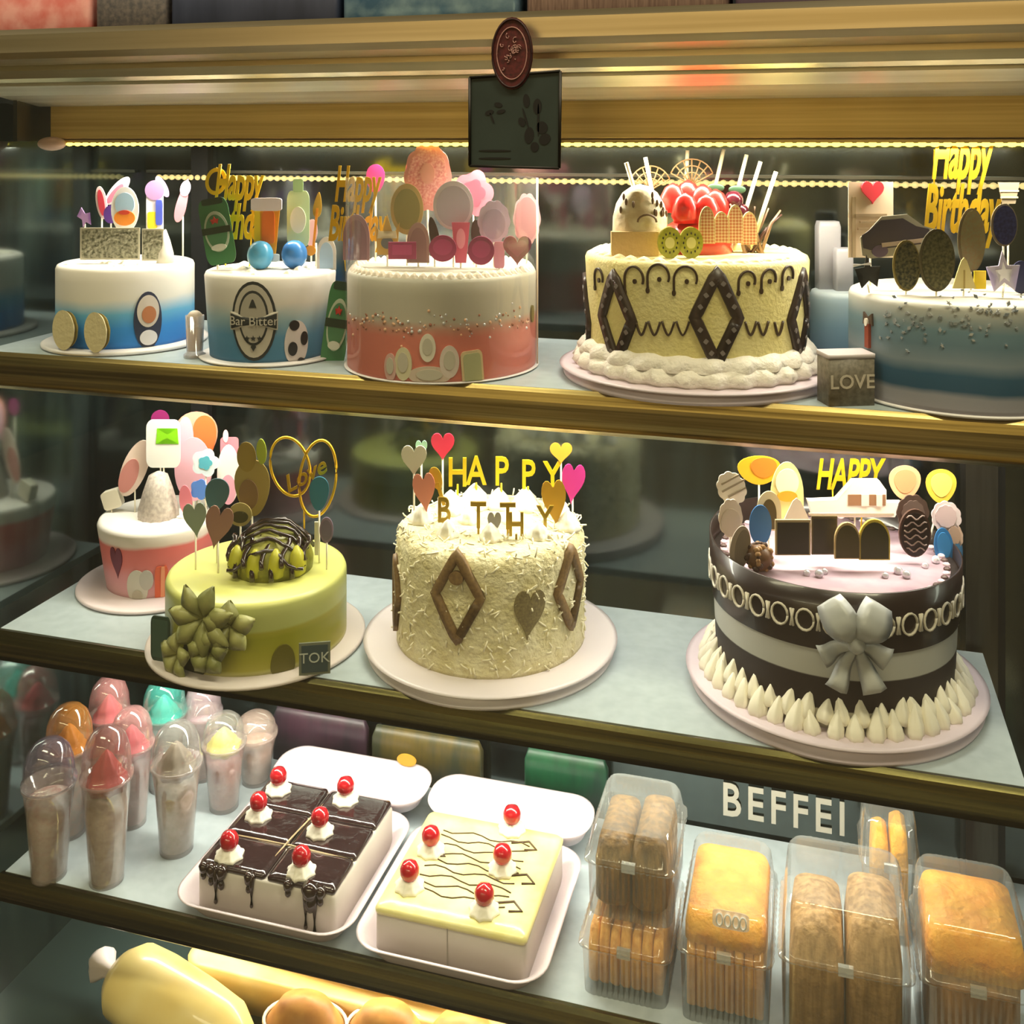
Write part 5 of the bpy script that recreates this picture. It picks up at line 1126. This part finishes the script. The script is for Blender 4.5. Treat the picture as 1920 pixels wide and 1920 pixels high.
def bunpack(px, py, z, label, rx, ry, h):
    p = onZ(px, py, z+h*.7); r0 = thing('wrapped_bun', label, 'bun', (p.x, p.y, z), .05, 'wrapped buns on the bottom deck')
    m = MB(); m.lathe([(.6, 0), (1, .2*h), (.95, .6*h), (.6, .92*h), (.01, h)], n=28); m.v = [(v[0]*rx, v[1]*ry, v[2]) for v in m.v]; m.build('bun', mat('bun_amber', 'D89C50', .5, noise=(40, 'B87838', (1, 1, 1))), r0)
    m = MB(); m.tube([(rx*1.0*math.cos(a), ry*1.0*math.sin(a), .62*h) for a in [2*PI*i/32 for i in range(32)]], .0022, 0, 6, True); m.build('white_rim', hexm('F0E0D0'), r0)
    return r0
DB = Z4
m = MB(); m.loft([(.70, .20, .02, 0), (.72, .21, .02, .048), (.70, .195, .018, .048), (.69, .19, .018, .044), (.02, .02, .005, .044)], n=4)
tag(m.build('bakery_tray', mat('tray_yellow', 'E4C070', .5, noise=(14, 'F0D490', (1, 1, 1))), None, (-.40, 1.25, DB), 0), 'yellow lined tray at the back of the bottom deck', 'tray')
piping_bag(-.825, 1.110, DB+.001, .21, .046, -.26, 'fat pale custard bag with twisted tip at left of the bottom deck')
piping_bag(-.72, 1.215, DB+.0485, .36, .030, -.05, 'long yellow custard bag lying on the tray behind the fat one', tip=False)
piping_bag(-.33, 1.205, DB+.0485, .30, .028, -.02, 'orange tinted custard bag lying at right on the tray', mat('orange_bag', 'E8B860', .35, coat=.3), tip=False)
bunpack(572, 1905, DB, 'left wrapped bun with white rim in front of the tray', .05, .032, .075)
bunpack(725, 1920, DB, 'right wrapped bun with white rim in front of the tray', .048, .032, .07)
bunpack(870, 1938, DB, 'third wrapped bun cut off by the lower frame edge', .048, .032, .065)

# ================================================================== ON TOP OF THE CASE
ZT = 1.56
def pack(name, label, x0, x1, mt, h=.10, Y=1.22, cat='package', d=.08):
    a, b = onY(x0, 0, Y), onY(x1, 0, Y); W = b.x-a.x-.004
    m = MB(); m.loft([(W, d, .006, 0), (W, d, .006, h-.003), (W-.006, d-.006, .005, h)], n=3, rib=(61, .0010) if 'ribbed' in label else None)
    return tag(m.build(name, mt, None, ((a.x+b.x)/2, Y, ZT)), label, cat)
pack('gift_box', 'coral pink floral box on top of the case at far left', -60, 206, mat('coral_floral', 'CC6E66', .5, noise=(30, 'E0A49C', (1, 1, 1))))
pack('paper_bag', 'dark grey speckled packet right of the coral box', 212, 345, mat('grey_speck', '4A4A4C', .6, noise=(150, '6A6460', (1, 1, 1))))
pack('folder_box', 'dark navy box between grey packet and blue wrap', 350, 660, mat('navy_box', '3A4258', .5, noise=(8, '2C3448', (6, 1, 1))))
pack('foil_pack', 'blue shimmering foil packet on top of the case in the middle', 665, 990, mat('blue_foil', '4A6E8C', .3, .4, noise=(40, '7C9CB0', (1, 1, 1))))
pack('ribbed_tray', 'brown ribbed plastic tray stack right of the blue foil', 1000, 1372, mat('brown_ribs', '6A564E', .4, noise=(30, '8A7468', (14, 1, 1))))
pack('carton', 'dull purple carton at the right end on top of the case', 1380, 1640, mat('plum_carton', '5A4A5A', .6))
